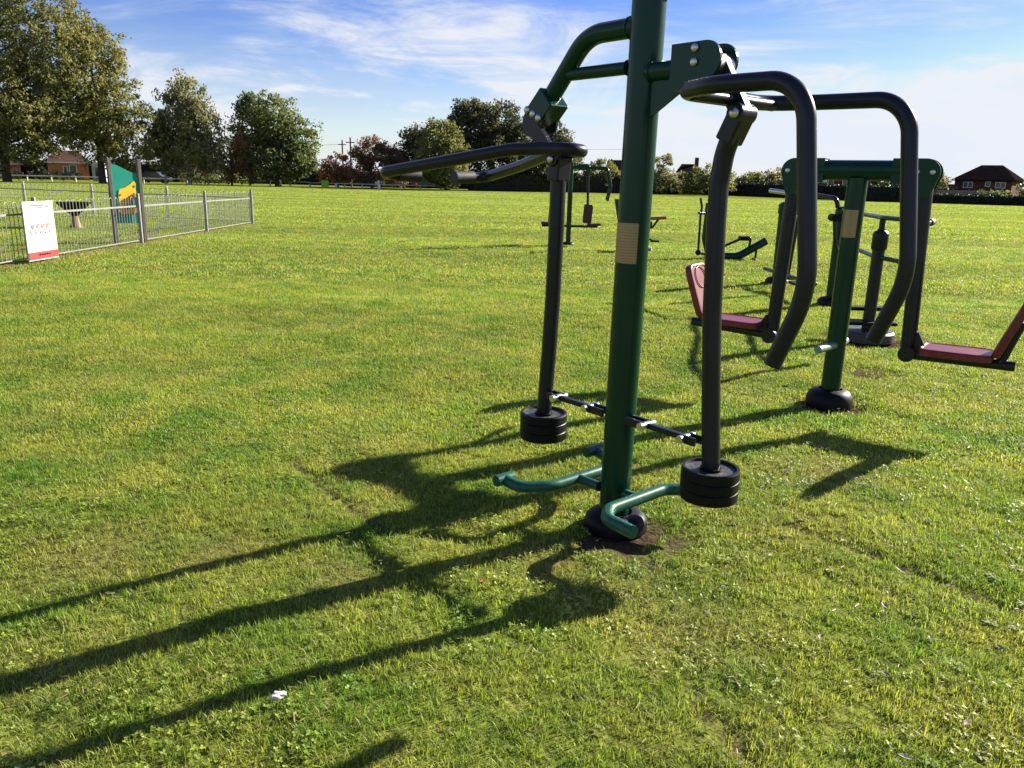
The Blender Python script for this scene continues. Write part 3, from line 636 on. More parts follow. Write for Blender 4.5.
bush(600, 122, [(600, 174, 16, 14), (590, 182, 12, 10), (612, 178, 10, 10)], 'mid green shrub left of the main post', LEAF['bush'])
bush(662, 124, [(662, 168, 9, 18), (668, 182, 16, 14), (655, 184, 12, 12)], 'tall pale feathery shrub just right of the main post', LEAF['willow'])
bush(705, 120, [(708, 180, 16, 14), (692, 184, 14, 11), (722, 182, 12, 14)], 'rounded yellow-green shrub left of the right weight rod', LEAF['bush'])
bush(752, 128, [(752, 181, 14, 8), (742, 184, 8, 6), (768, 181, 10, 8)], 'low shrub right of the right weight rod', LEAF['bush'])
bush(782, 130, [(780, 178, 10, 9), (790, 184, 8, 8)], 'grey shrub beside the half-hidden brick house', LEAF['willow'])
bush(885, 112, [(884, 183, 16, 14), (874, 188, 14, 10), (898, 186, 12, 13)], 'dark shrub in front of the hedge, between swing seat post and arm', LEAF['green'])
bush(948, 112, [(945, 184, 6, 5), (938, 180, 5, 7)], 'small pale shrub at the left corner of the detached house', LEAF['willow'])
bush(990, 100, [(988, 198, 12, 6), (1004, 199, 14, 7)], 'low dark shrub before the detached house', LEAF['green'])
bush(1032, 108, [(1034, 190, 12, 12)], 'green shrub at the right edge beyond the detached house', LEAF['bush'])
bush(75, 107, [(62, 178, 22, 4), (38, 176, 8, 6)], 'low hedge-like shrub below the orange bungalow', LEAF['hedge'])
bush(205, 112, [(205, 178, 26, 5), (235, 180, 14, 4)], 'clipped olive shrub behind the birch trunks', LEAF['bush'])
bush(20, 106, [(10, 178, 22, 5), (-20, 178, 22, 6)], 'dark shrub at the far left edge beneath the tallest tree', LEAF['hedge'])
def hedge(A, B, h, w, label, n=900):
    A, B = Vector(A), Vector(B); L_ = (B - A).length; d = (B - A).normalized(); rz = math.atan2(d.y, d.x)
    root = empty('hedge', A, rz, label, 'hedge')
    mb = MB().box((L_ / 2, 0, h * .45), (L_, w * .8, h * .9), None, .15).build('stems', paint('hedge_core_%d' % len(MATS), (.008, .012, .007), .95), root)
    cnt = int(n * L_ / 10)
    c = np.stack([rng.random(cnt) * L_, rng.uniform(-.5, .5, cnt) * w, h * (.05 + .95 * rng.random(cnt) ** .6)], 1)
    c[:, 2] *= 1 + .05 * np.sin(c[:, 0] * .9) + .03 * np.sin(c[:, 0] * 2.7)
    v, t = leaf_cloud(c, np.full(cnt, .22), 3, .16, np.clip(rng.normal(.45, .2, cnt), 0, 1))
    mesh_np('foliage', v, t, LEAF['hedge'], root)
    return root
hedge((gx(470, 110), 110, 0), (gx(640, 124), 124, 0), 2.6, 2.0, 'dark tall hedge at the field edge left of the main post')
hedge((gx(636, 124.5), 124.5, 0), (gx(745, 127), 127, 0), 2.0, 1.6, 'dark hedge under the shrubs right of the main post')
hedge((gx(735, 126), 126, 0), (gx(905, 100), 100, 0), 2.05, 1.6, 'trimmed dark hedge behind the swing seat crossbar')
hedge((gx(905, 100.3), 100.3, 0), (gx(1075, 93), 93, 0), 1.15, 1.4, 'low dark hedge in front of the detached house')

hedge((gx(-90, 127), 127, 0), (gx(175, 130), 130, 0), 2.9, 1.6, 'long dark hedge behind the bungalows and the big left trees', 700)
hedge((gx(172, 132), 132, 0), (gx(345, 132), 132, 0), 2.6, 1.6, 'dark hedge behind the birch, the rounded tree and the copper tree', 700)
hedge((gx(345, 128), 128, 0), (gx(480, 128), 128, 0), 2.5, 1.6, 'dark hedge behind the parked white, maroon and blue cars', 700)
# ------------------------------------------------------------------ houses
def house(px0, px1, Y, eave_py, ridge_py, label, wallm, roofm, depth=8.0, hip=.5, rot=0.0, windows=(), chimney=None, name='house', base=-.1, doors=(), eave=.35):
    cx = (px0 + px1) / 2; rot += -math.atan((cx - 512) / FPX)
    x0 = gx(px0, Y, eave_py); c_, s_ = math.cos(rot), math.sin(rot)
    def along(px, py):
        tx = gx(px, 1.0, py); return (tx * Y - x0) / (c_ - tx * s_)
    w = along(px1, eave_py); Ym = Y + w / 2 * s_
    he = hz(cx, Ym, eave_py); hr = hz(cx, Ym + depth / 2 * c_, ridge_py)
    root = empty(name, (x0, Y, 0), rot, label, 'house')
    MB().box((w / 2, depth / 2, he / 2), (w, depth, he)).build('wall', wallm, root)
    e = eave; i = hip * w / 2
    V = [(-e, -e, he), (w + e, -e, he), (w + e, depth + e, he), (-e, depth + e, he), (i, depth / 2, hr), (w - i, depth / 2, hr)]
    mb = MB(); mb.add(V, [[0, 1, 5, 4], [1, 2, 5], [2, 3, 4, 5], [3, 0, 4], [3, 2, 1, 0]])
    rf = mb.build('roof', roofm, root)
    MB().box((w / 2, -e - .02, he - .08), (w + 2 * e, .05, .18)).build('fascia', M_WHITE if wallm is M_BRICKL else M_TILED, rf)
    if chimney:
        MB().box((w * chimney, depth / 2, hr + .35), (.7, .7, 1.5)).build('chimney', wallm, rf)
    for (a, b, top, bot) in windows:
        wx0, wx1 = along(a, top), along(b, top); Yw = Y + (wx0 + wx1) / 2 * s_; z1, z0 = hz((a + b) / 2, Yw, top), hz((a + b) / 2, Yw, bot)
        fr_ = MB(); t = .08
        fr_.box(((wx0 + wx1) / 2, -.05, z1), (wx1 - wx0 + t, .1, t)); fr_.box(((wx0 + wx1) / 2, -.05, z0), (wx1 - wx0 + t, .14, t))
        k = max(2, round((wx1 - wx0) / .75) + 1)
        for j in range(k): fr_.box((wx0 + (wx1 - wx0) * j / (k - 1), -.05, (z0 + z1) / 2), (t * .9, .1, z1 - z0 - t))
        wn = fr_.build('window', M_WHITE, root)
        MB().box(((wx0 + wx1) / 2, -.02, (z0 + z1) / 2), (wx1 - wx0 - .02, .04, z1 - z0 - .02)).build('pane', M_GLASS, wn)
    return root
house(47, 88, 118, 162, 150.5, 'orange brick bungalow with brown hipped roof and white patio doors', M_BRICKL, M_TILE, 9, .45, 0, [(63, 67, 166, 175), (69, 76, 165, 176)], None, base=0)
house(-25, 20, 121, 163, 150, 'orange brick bungalow cut by the left edge, mostly behind the tallest tree', M_BRICKL, M_TILE, 9, .5, 0, [(0, 9, 165, 172), (-15, -6, 165, 172)])
house(178, 222, 124, 170, 158, 'white-trimmed low house behind the birch trunks', M_BRICKL, M_TILE, 8, .2, 0, [(182, 190, 171, 176)])
house(784, 856, 132, 174, 163, 'wide brick house half hidden behind the swing seat crossbar', M_BRICK, M_TILE, 9, .35, 0, [(789, 794, 178, 184), (823, 834, 179, 186), (843, 852, 179, 186)], None)
hs = house(955, 1013, 118, 180, 165, 'detached dark-roofed brick house at the right edge', M_BRICK, M_TILED, 10, .62, R(-8), [(964, 973, 182, 187.5), (986, 990.5, 182, 186.5), (996, 1006, 182.5, 188), (960, 970, 193.5, 197), (976, 986, 194, 197)], None, eave=.45)
house(930, 957, 116, 189, 184, 'low dark-roofed outbuilding against the left side of the detached house', M_BRICK, M_TILED, 5, .3, 0)
house(678, 699, 140, 172, 164, 'brown roof of a house above the shrubs right of the main post', M_BRICK, M_TILED, 8, .25, 0, (), .85)
house(606, 628, 138, 172, 160, 'pale rendered house with brown roof, almost hidden by the main post', paint('pale_render', (.42, .38, .36), .9), M_TILED, 8, .1, 0, ())
pf = empty('fence_panels', (gx(938, 104), 104, 0), R(-3), 'brown timber fence panels below the detached house', 'fence')
Lp = gx(1000, 104) - gx(938, 104)
for k in range(4): MB().box((Lp * (k + .5) / 4, 0, .85), (Lp / 4 - .12, .05, 1.6)).build('panel', M_PANELF, pf)
for k in range(5): MB().box((Lp * k / 4, 0, .9), (.1, .1, 1.8)).build('fence_post', M_PANELF, pf)
sh = empty('summer_house', (gx(101, 112), 112, 0), 0, 'small pale blue-grey summer house left of the play sign', 'shed')
paleb = paint('pale_blue_boards', (.42, .48, .50), .7, 0, .1, 3)
MB().box((0, 0, 1.05), (1.35, 1.4, 2.1)).build('wall', paleb, sh)
MB().prism([(-.85, 2.1), (.85, 2.1), (0, 2.75)], (0, 0, 0), X, Z, 1.7).build('roof', paint('pale_felt', (.5, .53, .55), .8), sh)
MB().box((.1, -.72, 1.1), (.6, .05, 1.5)).build('door', M_GLASS, sh)

# utility poles
for px, Y, top, lab in ((343.5, 128, 140, 'slim dark utility pole, the left of the pair behind the copper tree'), (351.5, 118, 137.5, 'utility pole with crossarm, right of the pair by the copper tree')):
    po = empty('utility_pole', (gx(px, Y), Y, 0), 0, lab, 'pole'); h = hz(px, Y, top)
    MB().tube([(0, 0, -.1), (0, 0, h)], .15, 10, r1=.11).build('pole', M_POLE, po)
    MB().box((0, -.12, h - .7), (1.3, .1, .12)).build('crossarm', M_POLE, po)
    if px < 348: MB().tube([(0, 0, h - .6), (-12, 1, h - 1.5), (-26, 2, h - 1.3)], .02, 5).build('cable', M_BLACK, po)
    else: MB().tube([(0, 0, h - .6), (12, 2, h - 1.2), (40, 4, h - .6)], .015, 5).build('cable', M_BLACK, po)

# parked cars
def car(px, Y, mat, label, rot=0.0, tall=1.0):
    o = empty('parked_car', (gx(px, Y), Y, 0), rot, label, 'car', 'cars parked beyond the field')
    L_ = 2.1; h1, h2 = .85, 1.45 * tall
    MB().prism([(-L_, .28), (L_, .28), (L_, .68), (L_ - .15, h1 - .08), (1.15, h1 + .03), (-1.7, h1 + .05), (-L_, h1 - .02)], (0, 0, 0), X, Z, 1.68).build('body', mat, o)
    MB().prism([(-1.65, h1 + .05), (1.15, h1 + .03), (.55, h2), (-1.2, h2)], (0, 0, 0), X, Z, 1.5).build('windows', M_GLASS, o)
    MB().prism([(-1.25, h2), (.6, h2), (.45, h2 + .06), (-1.1, h2 + .06)], (0, 0, 0), X, Z, 1.46).build('roof', mat, o)
    for x in (-1.3, 1.3):
        for y in (-.78, .78): MB().tube([(x, y - .1, .32), (x, y + .1, .32)], .32, 16).build('wheel', M_BLACK, o)
    return o
car(156, 113, M_CARK, 'dark car parked behind the knee rail left of the birch', R(4))
car(389, 121, M_CARW, 'white car parked under the rusty tree, leftmost of three', R(10))
car(404, 122, M_CARR, 'maroon car parked between a white and a blue car', R(-8))
car(421, 123, M_CARB, 'blue car parked beneath the pulldown handle, beside the maroon car', R(5))
lb = empty('grit_bin', (gx(325, 107.4), 107.4, 0), 0, 'lime green grit bin standing by the low rail', 'bin')
MB().box((0, 0, .35), (.85, .6, .7), None, .04).build('body', M_LIME, lb); MB().prism([(-.46, .7), (.46, .7), (.38, .9), (-.38, .9)], (0, 0, 0), X, Z, .66).build('lid', M_LIME, lb)
for px, Y, h, lab in ((336, 105, .55, 'short white marker post by the low rail near the copper tree'), (378.5, 104, 1.1, 'white marker post below the end of the pulldown handle')):
    mp = MB(); mp.box((0, 0, h / 2), (.28, .2, h), None, .03); tag(mp.build('marker_post', M_WHITE, None, (gx(px, Y), Y, 0)), lab, 'post')

# ------------------------------------------------------------------ ground
def hgt(x, y):
    near_ = np.clip(1 - (np.hypot(x, y) - 10) / 18, 0, 1)
    h = .010 * np.sin(2.1 * x + 1.3 * y) + .009 * np.sin(-1.7 * x + 2.9 * y + 1) + .006 * np.sin(5.3 * x + 1.1 * y + 2) * np.sin(4.1 * y + .5) + .004 * np.sin(11 * x + 3) * np.sin(9 * y + 1)
    return (h - .012) * near_
def seg_d(x, y, a, b):
    ax, ay = a; bx, by = b; dx, dy = bx - ax, by - ay; t = np.clip(((x - ax) * dx + (y - ay) * dy) / (dx * dx + dy * dy), 0, 1)
    return np.hypot(x - ax - t * dx, y - ay - t * dy)
def gpix(px, py):
    d = _f + _r * ((px - 512) / FPX) - _u * ((py - 384) / FPX); t = -CAMH / d.z; return (d.x * t, d.y * t)
TR = [(gpix(290, 462), gpix(330, 492)), (gpix(330, 492), gpix(378, 524)), (gpix(790, 528), gpix(880, 560)), (gpix(880, 560), gpix(1010, 606)), (gpix(690, 690), gpix(750, 752))]
def wob(x, y): return .5 + .28 * np.sin(13 * x + 5 * y) * np.sin(11 * y - 4 * x) + .22 * np.sin(29 * x - 17 * y + 2)
def soil_mask(x, y):
    m = np.zeros_like(x)
    for a, b in TR:
        m = np.maximum(m, np.clip(1 - seg_d(x, y, a, b) / (.03 + .05 * wob(x, y)), 0, 1) * .9)
    for c, r in (((.53, 3.33), .34), ((2.382, 5.616), .36), ((3.79, 8.25), .5)):
        m = np.maximum(m, np.clip((r - np.hypot(x - c[0], y - c[1])) / (.18) + .9 * (wob(x, y) - .55), 0, 1))
    for c, r in ((gpix(670, 540), .14), (gpix(640, 560), .12), (gpix(870, 372), .35)):
        m = np.maximum(m, np.clip((r - np.hypot(x - c[0], y - c[1])) / .1 + .8 * (wob(x, y) - .55), 0, 1) * .8)
    return m
def dry_mask(x, y):
    f = np.clip(1 - np.abs(x + 8.33) / .45, 0, 1) * (y < 26) * (y > 5) * (.5 + .7 * wob(x * .3, y * .3))
    f = np.maximum(f, np.clip(1 - seg_d(x, y, CORN[:2], (-21.5, 31.0)) / .4, 0, 1) * .6)
    b = .5 + .5 * np.sin(1.9 * x + .7 * y + .4) * np.sin(1.3 * y - .9 * x + 1.1); c = .5 + .5 * np.sin(4.3 * x - 2.2 * y) * np.sin(3.7 * y + 1.7 * x + 2)
    d = np.clip((b * .6 + c * .4 - .5) * 1.8, 0, 1) * .28
    for c_, r in ((gpix(90, 555), .35), (gpix(340, 575), .22), (gpix(215, 550), .25), (gpix(640, 590), .3), (gpix(560, 560), .25), (gpix(820, 470), .5), (gpix(690, 620), .35)):
        d = np.maximum(d, np.clip(1.2 - np.hypot(x - c_[0], y - c_[1]) / r, 0, 1) * .5)
    return np.clip(np.maximum(f, d), 0, 1)

def grassy(name, ground):
    m = bpy.data.materials.new(name); nt, N, L = nodes(m)
    out = N.new('ShaderNodeOutputMaterial'); geo = N.new('ShaderNodeNewGeometry')
    def noise(scale, det=4, vec=None):
        n = N.new('ShaderNodeTexNoise'); n.inputs['Scale'].default_value = scale; n.inputs['Detail'].default_value = det
        L.new(vec or geo.outputs['Position'], n.inputs['Vector']); return n.outputs[0]
    def mr(src, a, b, c=0, d=1):
        r = N.new('ShaderNodeMapRange'); L.new(src, r.inputs[0])
        for i, q in enumerate((a, b, c, d)): r.inputs[i + 1].default_value = q
        return r.outputs[0]
    def mix(f, a, b):
        x = N.new('ShaderNodeMix'); x.data_type = 'RGBA'; L.new(f, x.inputs[0]) if hasattr(f, 'links') else setattr(x.inputs[0], 'default_value', f)
        for i, q in ((6, a), (7, b)):
            if isinstance(q, tuple): x.inputs[i].default_value = (*q, 1)
            else: L.new(q, x.inputs[i])
        return x.outputs[2]
    # mowing bands run across the view: stretched noise
    mp = N.new('ShaderNodeMapping'); mp.inputs['Scale'].default_value = (.03, .35, 1); mp.inputs['Rotation'].default_value = (0, 0, R(4)); L.new(geo.outputs['Position'], mp.inputs[0])
    bands = mr(noise(1.0, 3, mp.outputs[0]), .38, .62)
    big = mr(noise(.35, 4), .35, .65); mid = mr(noise(2.2, 4), .35, .65)
    G1, G2, G3 = GR
    c = mix(big, G1, G2); c = mix(mid, c, G3)
    hs = N.new('ShaderNodeHueSaturation'); L.new(c, hs.inputs['Color']); L.new(mr(bands, 0, 1, .86, 1.16), hs.inputs['Value']); c = hs.outputs[0]
    if ground:
        at1 = N.new('ShaderNodeAttribute'); at1.attribute_name = 'dry'; at2 = N.new('ShaderNodeAttribute'); at2.attribute_name = 'soil'
        fine = mr(noise(38, 6), .3, .7)
        c = mix(mr(fine, 0, 1, 0, .35), c, (.15, .13, .04))
        c = mix(at1.outputs['Fac'], c, (.26, .20, .085))
        # the blades thin out beyond the near field; nearer the ground shows thatch between them
        sep = N.new('ShaderNodeSeparateXYZ'); L.new(geo.outputs['Position'], sep.inputs[0])
        c = mix(mr(sep.outputs[1], 8, 50, .4, 0), c, (.10, .11, .025))
        fs = mr(noise(60, 6), .3, .7)
        dk = mr(noise(170, 5), .36, .62)
        c = mix(mr(dk, 0, 1, .62, 0), c, (.028, .035, .010))
        soil = mix(fs, (.035, .024, .015), (.10, .075, .048))
        c = mix(at2.outputs['Fac'], c, soil)
        p = N.new('ShaderNodeBsdfPrincipled'); p.inputs['Roughness'].default_value = .9; p.inputs['Specular IOR Level'].default_value = 0
        L.new(c, p.inputs['Base Color'])
        b = N.new('ShaderNodeBump'); b.inputs['Strength'].default_value = .8; b.inputs['Distance'].default_value = .03; L.new(noise(24, 8), b.inputs['Height']); L.new(b.outputs[0], p.inputs['Normal'])
        L.new(p.outputs[0], out.inputs[0])
    else:
        ad = N.new('ShaderNodeAttribute'); ad.attribute_type = 'INSTANCER'; ad.attribute_name = 'dry'
        oi = N.new('ShaderNodeObjectInfo'); at_ = N.new('ShaderNodeAttribute'); at_.attribute_name = 'tint'
        hs2 = N.new('ShaderNodeHueSaturation'); L.new(c, hs2.inputs['Color'])
        L.new(mr(at_.outputs['Fac'], 0, 1, .55, 1.6), hs2.inputs['Value']); L.new(mr(oi.outputs['Random'], 0, 1, .485, .515), hs2.inputs['Hue']); c = hs2.outputs[0]
        g = N.new('ShaderNodeMath'); g.operation = 'GREATER_THAN'; L.new(at_.outputs['Fac'], g.inputs[0]); g.inputs[1].default_value = .965
        c = mix(g.outputs[0], c, (.34, .28, .13))
        mu = N.new('ShaderNodeMath'); mu.operation = 'MULTIPLY'; mu.inputs[1].default_value = .85; L.new(ad.outputs['Fac'], mu.inputs[0])
        c = mix(mu.outputs[0], c, (.28, .215, .10))
        p = N.new('ShaderNodeBsdfPrincipled'); p.inputs['Roughness'].default_value = .5; p.inputs['Specular IOR Level'].default_value = .34; L.new(c, p.inputs['Base Color'])
        t = N.new('ShaderNodeBsdfTranslucent'); h3 = N.new('ShaderNodeHueSaturation'); h3.inputs['Value'].default_value = 1.35; h3.inputs['Saturation'].default_value = 1.05; L.new(c, h3.inputs['Color']); L.new(h3.outputs[0], t.inputs['Color'])
        ms = N.new('ShaderNodeMixShader'); ms.inputs[0].default_value = .42; L.new(p.outputs[0], ms.inputs[1]); L.new(t.outputs[0], ms.inputs[2]); L.new(ms.outputs[0], out.inputs[0])
    return m
GR = ((.110, .208, .023), (.195, .275, .032), (.295, .322, .052))
M_GROUND = grassy('mown_field', True); M_BLADE = grassy('grass_blades', False)

def axis_pts(dense0, dense1, step, far, grow=1.25):
    a = list(np.arange(dense0, dense1 + 1e-6, step)); s = step
    while a[-1] < far: s *= grow; a.append(a[-1] + s)
    s = step; b = []
    x = a[0]
    while x > -far: s *= grow; x -= s; b.append(x)
    return np.array(b[::-1] + a)
xs = axis_pts(-4.5, 6.0, .055, 900); ys = axis_pts(.6, 9.5, .055, 1500)
ys = ys[ys > -120]
GX, GY = np.meshgrid(xs, ys); nx, ny = len(xs), len(ys)
gv = np.stack([GX.ravel(), GY.ravel(), hgt(GX.ravel(), GY.ravel())], 1)
sm = soil_mask(gv[:, 0], gv[:, 1]); gv[:, 2] -= .02 * sm
me = bpy.data.meshes.new('ground'); me.vertices.add(len(gv)); me.vertices.foreach_set('co', gv.astype(np.float32).ravel())
ii = (np.arange(ny - 1)[:, None] * nx + np.arange(nx - 1)[None, :]).ravel(); q = np.stack([ii, ii + 1, ii + nx + 1, ii + nx], 1).astype(np.int32)
me.loops.add(q.size); me.loops.foreach_set('vertex_index', q.ravel()); me.polygons.add(len(q)); me.polygons.foreach_set('loop_start', np.arange(0, q.size, 4, dtype=np.int32))
for nm, val in (('dry', dry_mask(gv[:, 0], gv[:, 1])), ('soil', sm)):
    a = me.attributes.new(nm, 'FLOAT', 'POINT'); a.data.foreach_set('value', val.astype(np.float32))
me.update(); me.polygons.foreach_set('use_smooth', [True] * len(q)); me.materials.append(M_GROUND)
go = bpy.data.objects.new('ground', me); COL.objects.link(go); go['kind'] = 'structure'

# ------------------------------------------------------------------ grass tufts
src = bpy.data.collections.new('tuft_sources')
def tuft(name, n, rad, h0, h1, w, seg=3, flat=False, droop=.6):
    V, F, T = [], [], []
    for i in range(n):
        a = random.uniform(0, 6.283); r = rad * math.sqrt(random.random()); bx, by = r * math.cos(a), r * math.sin(a)
        h = random.uniform(h0, h1); yaw = random.uniform(0, 6.283); lean = random.uniform(.15, 1.5) * droop; dx, dy = math.cos(yaw), math.sin(yaw); ww = w * random.uniform(.7, 1.3)
        tint = random.random(); o = len(V)
        for k in range(seg + 1):
            t = k / seg; out_ = h * lean * t ** 1.7; z = h * (t - min(.45 * lean, .62) * t * t) - .004; wd = ww * (1 - t ** 1.6 * .92) * .5
            cx, cy = bx + dx * out_, by + dy * out_
            V += [(cx - dy * wd, cy + dx * wd, z), (cx + dy * wd, cy - dx * wd, z)]; T += [tint, tint]
        for k in range(seg): F.append([o + 2 * k, o + 2 * k + 1, o + 2 * k + 3, o + 2 * k + 2])
    return mk_src(name, V, F, T)
def mk_src(name, V, F, T):
    me = bpy.data.meshes.new(name); me.from_pydata(V, [], F); a = me.attributes.new('tint', 'FLOAT', 'POINT'); a.data.foreach_set('value', T)
    me.materials.append(M_BLADE); me.update(); o = bpy.data.objects.new(name, me); src.objects.link(o); return o
def clover(name, n, rad):
    V, F, T = [], [], []
    for i in range(n):
        a = random.uniform(0, 6.283); r = rad * math.sqrt(random.random()); c = Vector((r * math.cos(a), r * math.sin(a), random.uniform(.010, .028))); tint = random.uniform(.25, .85)
        y0 = random.uniform(0, 6.28); til = Matrix.Rotation(random.uniform(-.5, .5), 3, 'X') @ Matrix.Rotation(random.uniform(-.5, .5), 3, 'Y')
        for k in range(3):
            d = y0 + k * 2.094; s = random.uniform(.0045, .0075); o = len(V)
            for (u, w_) in ((0, 0), (.6, .55), (1.25, .5), (1.45, 0), (1.25, -.5), (.6, -.55)):
                p = til @ Vector((math.cos(d) * u * s - math.sin(d) * w_ * s, math.sin(d) * u * s + math.cos(d) * w_ * s, .15 * s * u)); V.append(tuple(c + p)); T.append(tint)
            F.append(list(range(o, o + 6)))
    return mk_src(name, V, F, T)
for k in range(5): tuft('a_near_%d' % k, 20, .032, .012, .036, .0031, 3)
for k in range(2): tuft('b_long_%d' % k, 12, .035, .025, .052, .0036, 3)
for k in range(2): clover('c_clover_%d' % k, 13, .04)
def rosette(name, n, L0, L1):
    V, F, T = [], [], []; tint = .3
    for i in range(n):
        yaw = i * 6.283 / n + random.uniform(-.4, .4); l = random.uniform(L0, L1); w_ = l * random.uniform(.16, .24); up = random.uniform(.1, .6); d = Vector((math.cos(yaw), math.sin(yaw), 0)); q = Vector((-d.y, d.x, 0)); o = len(V); tint = random.uniform(.15, .7)
        for t, ww in ((0, .25), (.35, .8), (.65, 1.0), (.88, .6), (1, .05)):
            p = d * l * t + Vector((0, 0, .006 + l * up * (t - .8 * t * t)))
            V += [tuple(p - q * w_ * ww), tuple(p + Vector((0, 0, -.12 * w_ * ww))), tuple(p + q * w_ * ww)]; T += [tint] * 3
        for k in range(4):
            for m in (0, 1): F.append([o + 3 * k + m, o + 3 * k + m + 1, o + 3 * k + m + 4, o + 3 * k + m + 3])
    return mk_src(name, V, F, T)
def litter_bits(name, n, rad):
    V, F, T = [], [], []
    for i in range(n):
        a = random.uniform(0, 6.283); r = rad * math.sqrt(random.random()); c = Vector((r * math.cos(a), r * math.sin(a), random.uniform(.012, .03))); yaw = random.uniform(0, 6.28); l = random.uniform(.006, .017); w_ = random.uniform(.0007, .0018)
        d = Vector((math.cos(yaw), math.sin(yaw), random.uniform(-.25, .25))); q = Vector((-d.y, d.x, random.uniform(-.5, .5))); o = len(V)
        V += [tuple(c - d * l - q * w_), tuple(c + d * l - q * w_), tuple(c + d * l + q * w_), tuple(c - d * l + q * w_)]; F.append([o, o + 1, o + 2, o + 3]); T += [.97] * 4
    return mk_src(name, V, F, T)
for k in range(2): rosette('c_rosette_%d' % k, 8, .016, .034)
for k in range(2): litter_bits('c_straw_%d' % k, 6, .06)
for k in range(4): tuft('d_mid_%d' % k, 28, .075, .014, .038, .0052, 2)
for k in range(4): tuft('e_far_%d' % k, 34, .17, .02, .05, .012, 2)
for k in range(3): tuft('f_vfar_%d' % k, 34, .42, .022, .05, .03, 1)
NEAR, LONG, CLOV, ROS, STRAW, MID, FARR, VFAR = range(0, 5), range(5, 7), range(7, 9), range(9, 11), range(11, 13), range(13, 17), range(17, 21), range(21, 24)
def scatter(y0, y1, dens, side):
    area = (y1 - y0) * 2 * (.70 * (y0 + y1) / 2 + side); n = int(area * dens)
    y = np.sqrt(rng.random(n) * ((y1 + 1.5) ** 2 - (y0 + 1.5) ** 2) + (y0 + 1.5) ** 2) - 1.5; x = rng.uniform(-1, 1, n) * (.70 * y + side)
    return x, y
PX, PY, PI_, PS = [], [], [], []
def put(y0, y1, dens, side, kinds, s0, s1, clov=0.0):
    x, y = scatter(y0, y1, dens, side); sl = soil_mask(x, y); keep = rng.random(len(x)) > sl * 1.05
    # ragged, uneven growth
    gap_ = np.clip(.62 + .5 * np.sin(7.1 * x + 3.3 * y) * np.sin(6.3 * y - 2.9 * x + 1.2) + .3 * np.sin(17 * x + 1) * np.sin(19 * y + 2), .6, 1) if y1 < 8 else np.ones_like(x)
    keep &= rng.random(len(x)) < gap_
    x, y = x[keep], y[keep]; k = rng.choice(list(kinds), len(x))
    sc = rng.uniform(s0, s1, len(x)) * (1 - .25 * dry_mask(x, y))
    if clov:
        pc = clov * np.clip(.15 + .8 * np.sin(2.3 * x + .8) * np.sin(2.0 * y + 1.9) + .12 * (x > .3), 0, 1.2)
        m = rng.random(len(x)) < pc; k[m] = rng.choice(list(CLOV), m.sum())
        m = rng.random(len(x)) < .045; k[m] = rng.choice(list(LONG), m.sum())
        m = rng.random(len(x)) < .005 + .012 * np.clip(np.sin(1.7 * x + 2) * np.sin(1.5 * y + .6) + .5 * (x > .4), 0, 1); k[m] = rng.choice(list(ROS), m.sum())
        m = rng.random(len(x)) < .02; k[m] = rng.choice(list(STRAW), m.sum())
    elif y1 < 8:
        m = rng.random(len(x)) < .02; k[m] = rng.choice(list(ROS), m.sum())
        m = rng.random(len(x)) < .03; k[m] = rng.choice(list(STRAW), m.sum()); sc[m] *= 1.4
    PX.append(x); PY.append(y); PI_.append(k); PS.append(sc)
put(.5, 2.4, 2300, 1.0, NEAR, .65, 1.2, .14)
put(2.4, 4.4, 1900, 1.0, NEAR, .7, 1.25, .14)
put(4.4, 7.0, 620, 1.0, MID, .75, 1.25)
put(7.0, 12, 300, 1.0, MID, .9, 1.4)
put(12, 26, 60, 1.5, FARR, .8, 1.3)
put(26, 60, 11, 2, VFAR, .8, 1.25)
put(60, 98, 3.5, 2, VFAR, .9, 1.5)
px_, py_ = np.concatenate(PX), np.concatenate(PY); pk, ps = np.concatenate(PI_), np.concatenate(PS)
gm = bpy.data.meshes.new('grass'); n = len(px_); gm.vertices.add(n)
gm.vertices.foreach_set('co', np.stack([px_, py_, hgt(px_, py_) - .02 * soil_mask(px_, py_)], 1).astype(np.float32).ravel())
def attr(nm, typ, val): a = gm.attributes.new(nm, typ, 'POINT'); a.data.foreach_set('value', val)
attr('idx', 'INT', pk.astype(np.int32)); attr('scl', 'FLOAT', ps.astype(np.float32)); attr('yaw', 'FLOAT', rng.uniform(0, 6.283, n).astype(np.float32))
attr('dry', 'FLOAT', (dry_mask(px_, py_) * rng.uniform(.3, 1, n)).astype(np.float32))
gm.materials.append(M_BLADE)
grass = bpy.data.objects.new('grass', gm); COL.objects.link(grass); tag(grass, 'short mown lawn grass with clover and dry patches', 'grass', kind='stuff')
ng = bpy.data.node_groups.new('grass_scatter', 'GeometryNodeTree')
ng.interface.new_socket('Geometry', in_out='INPUT', socket_type='NodeSocketGeometry'); ng.interface.new_socket('Geometry', in_out='OUTPUT', socket_type='NodeSocketGeometry')
N, L = ng.nodes, ng.links
gi, gout = N.new('NodeGroupInput'), N.new('NodeGroupOutput'); iop = N.new('GeometryNodeInstanceOnPoints'); ci = N.new('GeometryNodeCollectionInfo')
ci.inputs['Collection'].default_value = src; ci.inputs['Separate Children'].default_value = True; ci.inputs['Reset Children'].default_value = True
def na(nm, t): a = N.new('GeometryNodeInputNamedAttribute'); a.data_type = t; a.inputs['Name'].default_value = nm; return a.outputs['Attribute']
m2p = N.new('GeometryNodeMeshToPoints'); L.new(gi.outputs[0], m2p.inputs['Mesh']); L.new(m2p.outputs[0], iop.inputs['Points'])
L.new(ci.outputs[0], iop.inputs['Instance']); iop.inputs['Pick Instance'].default_value = True
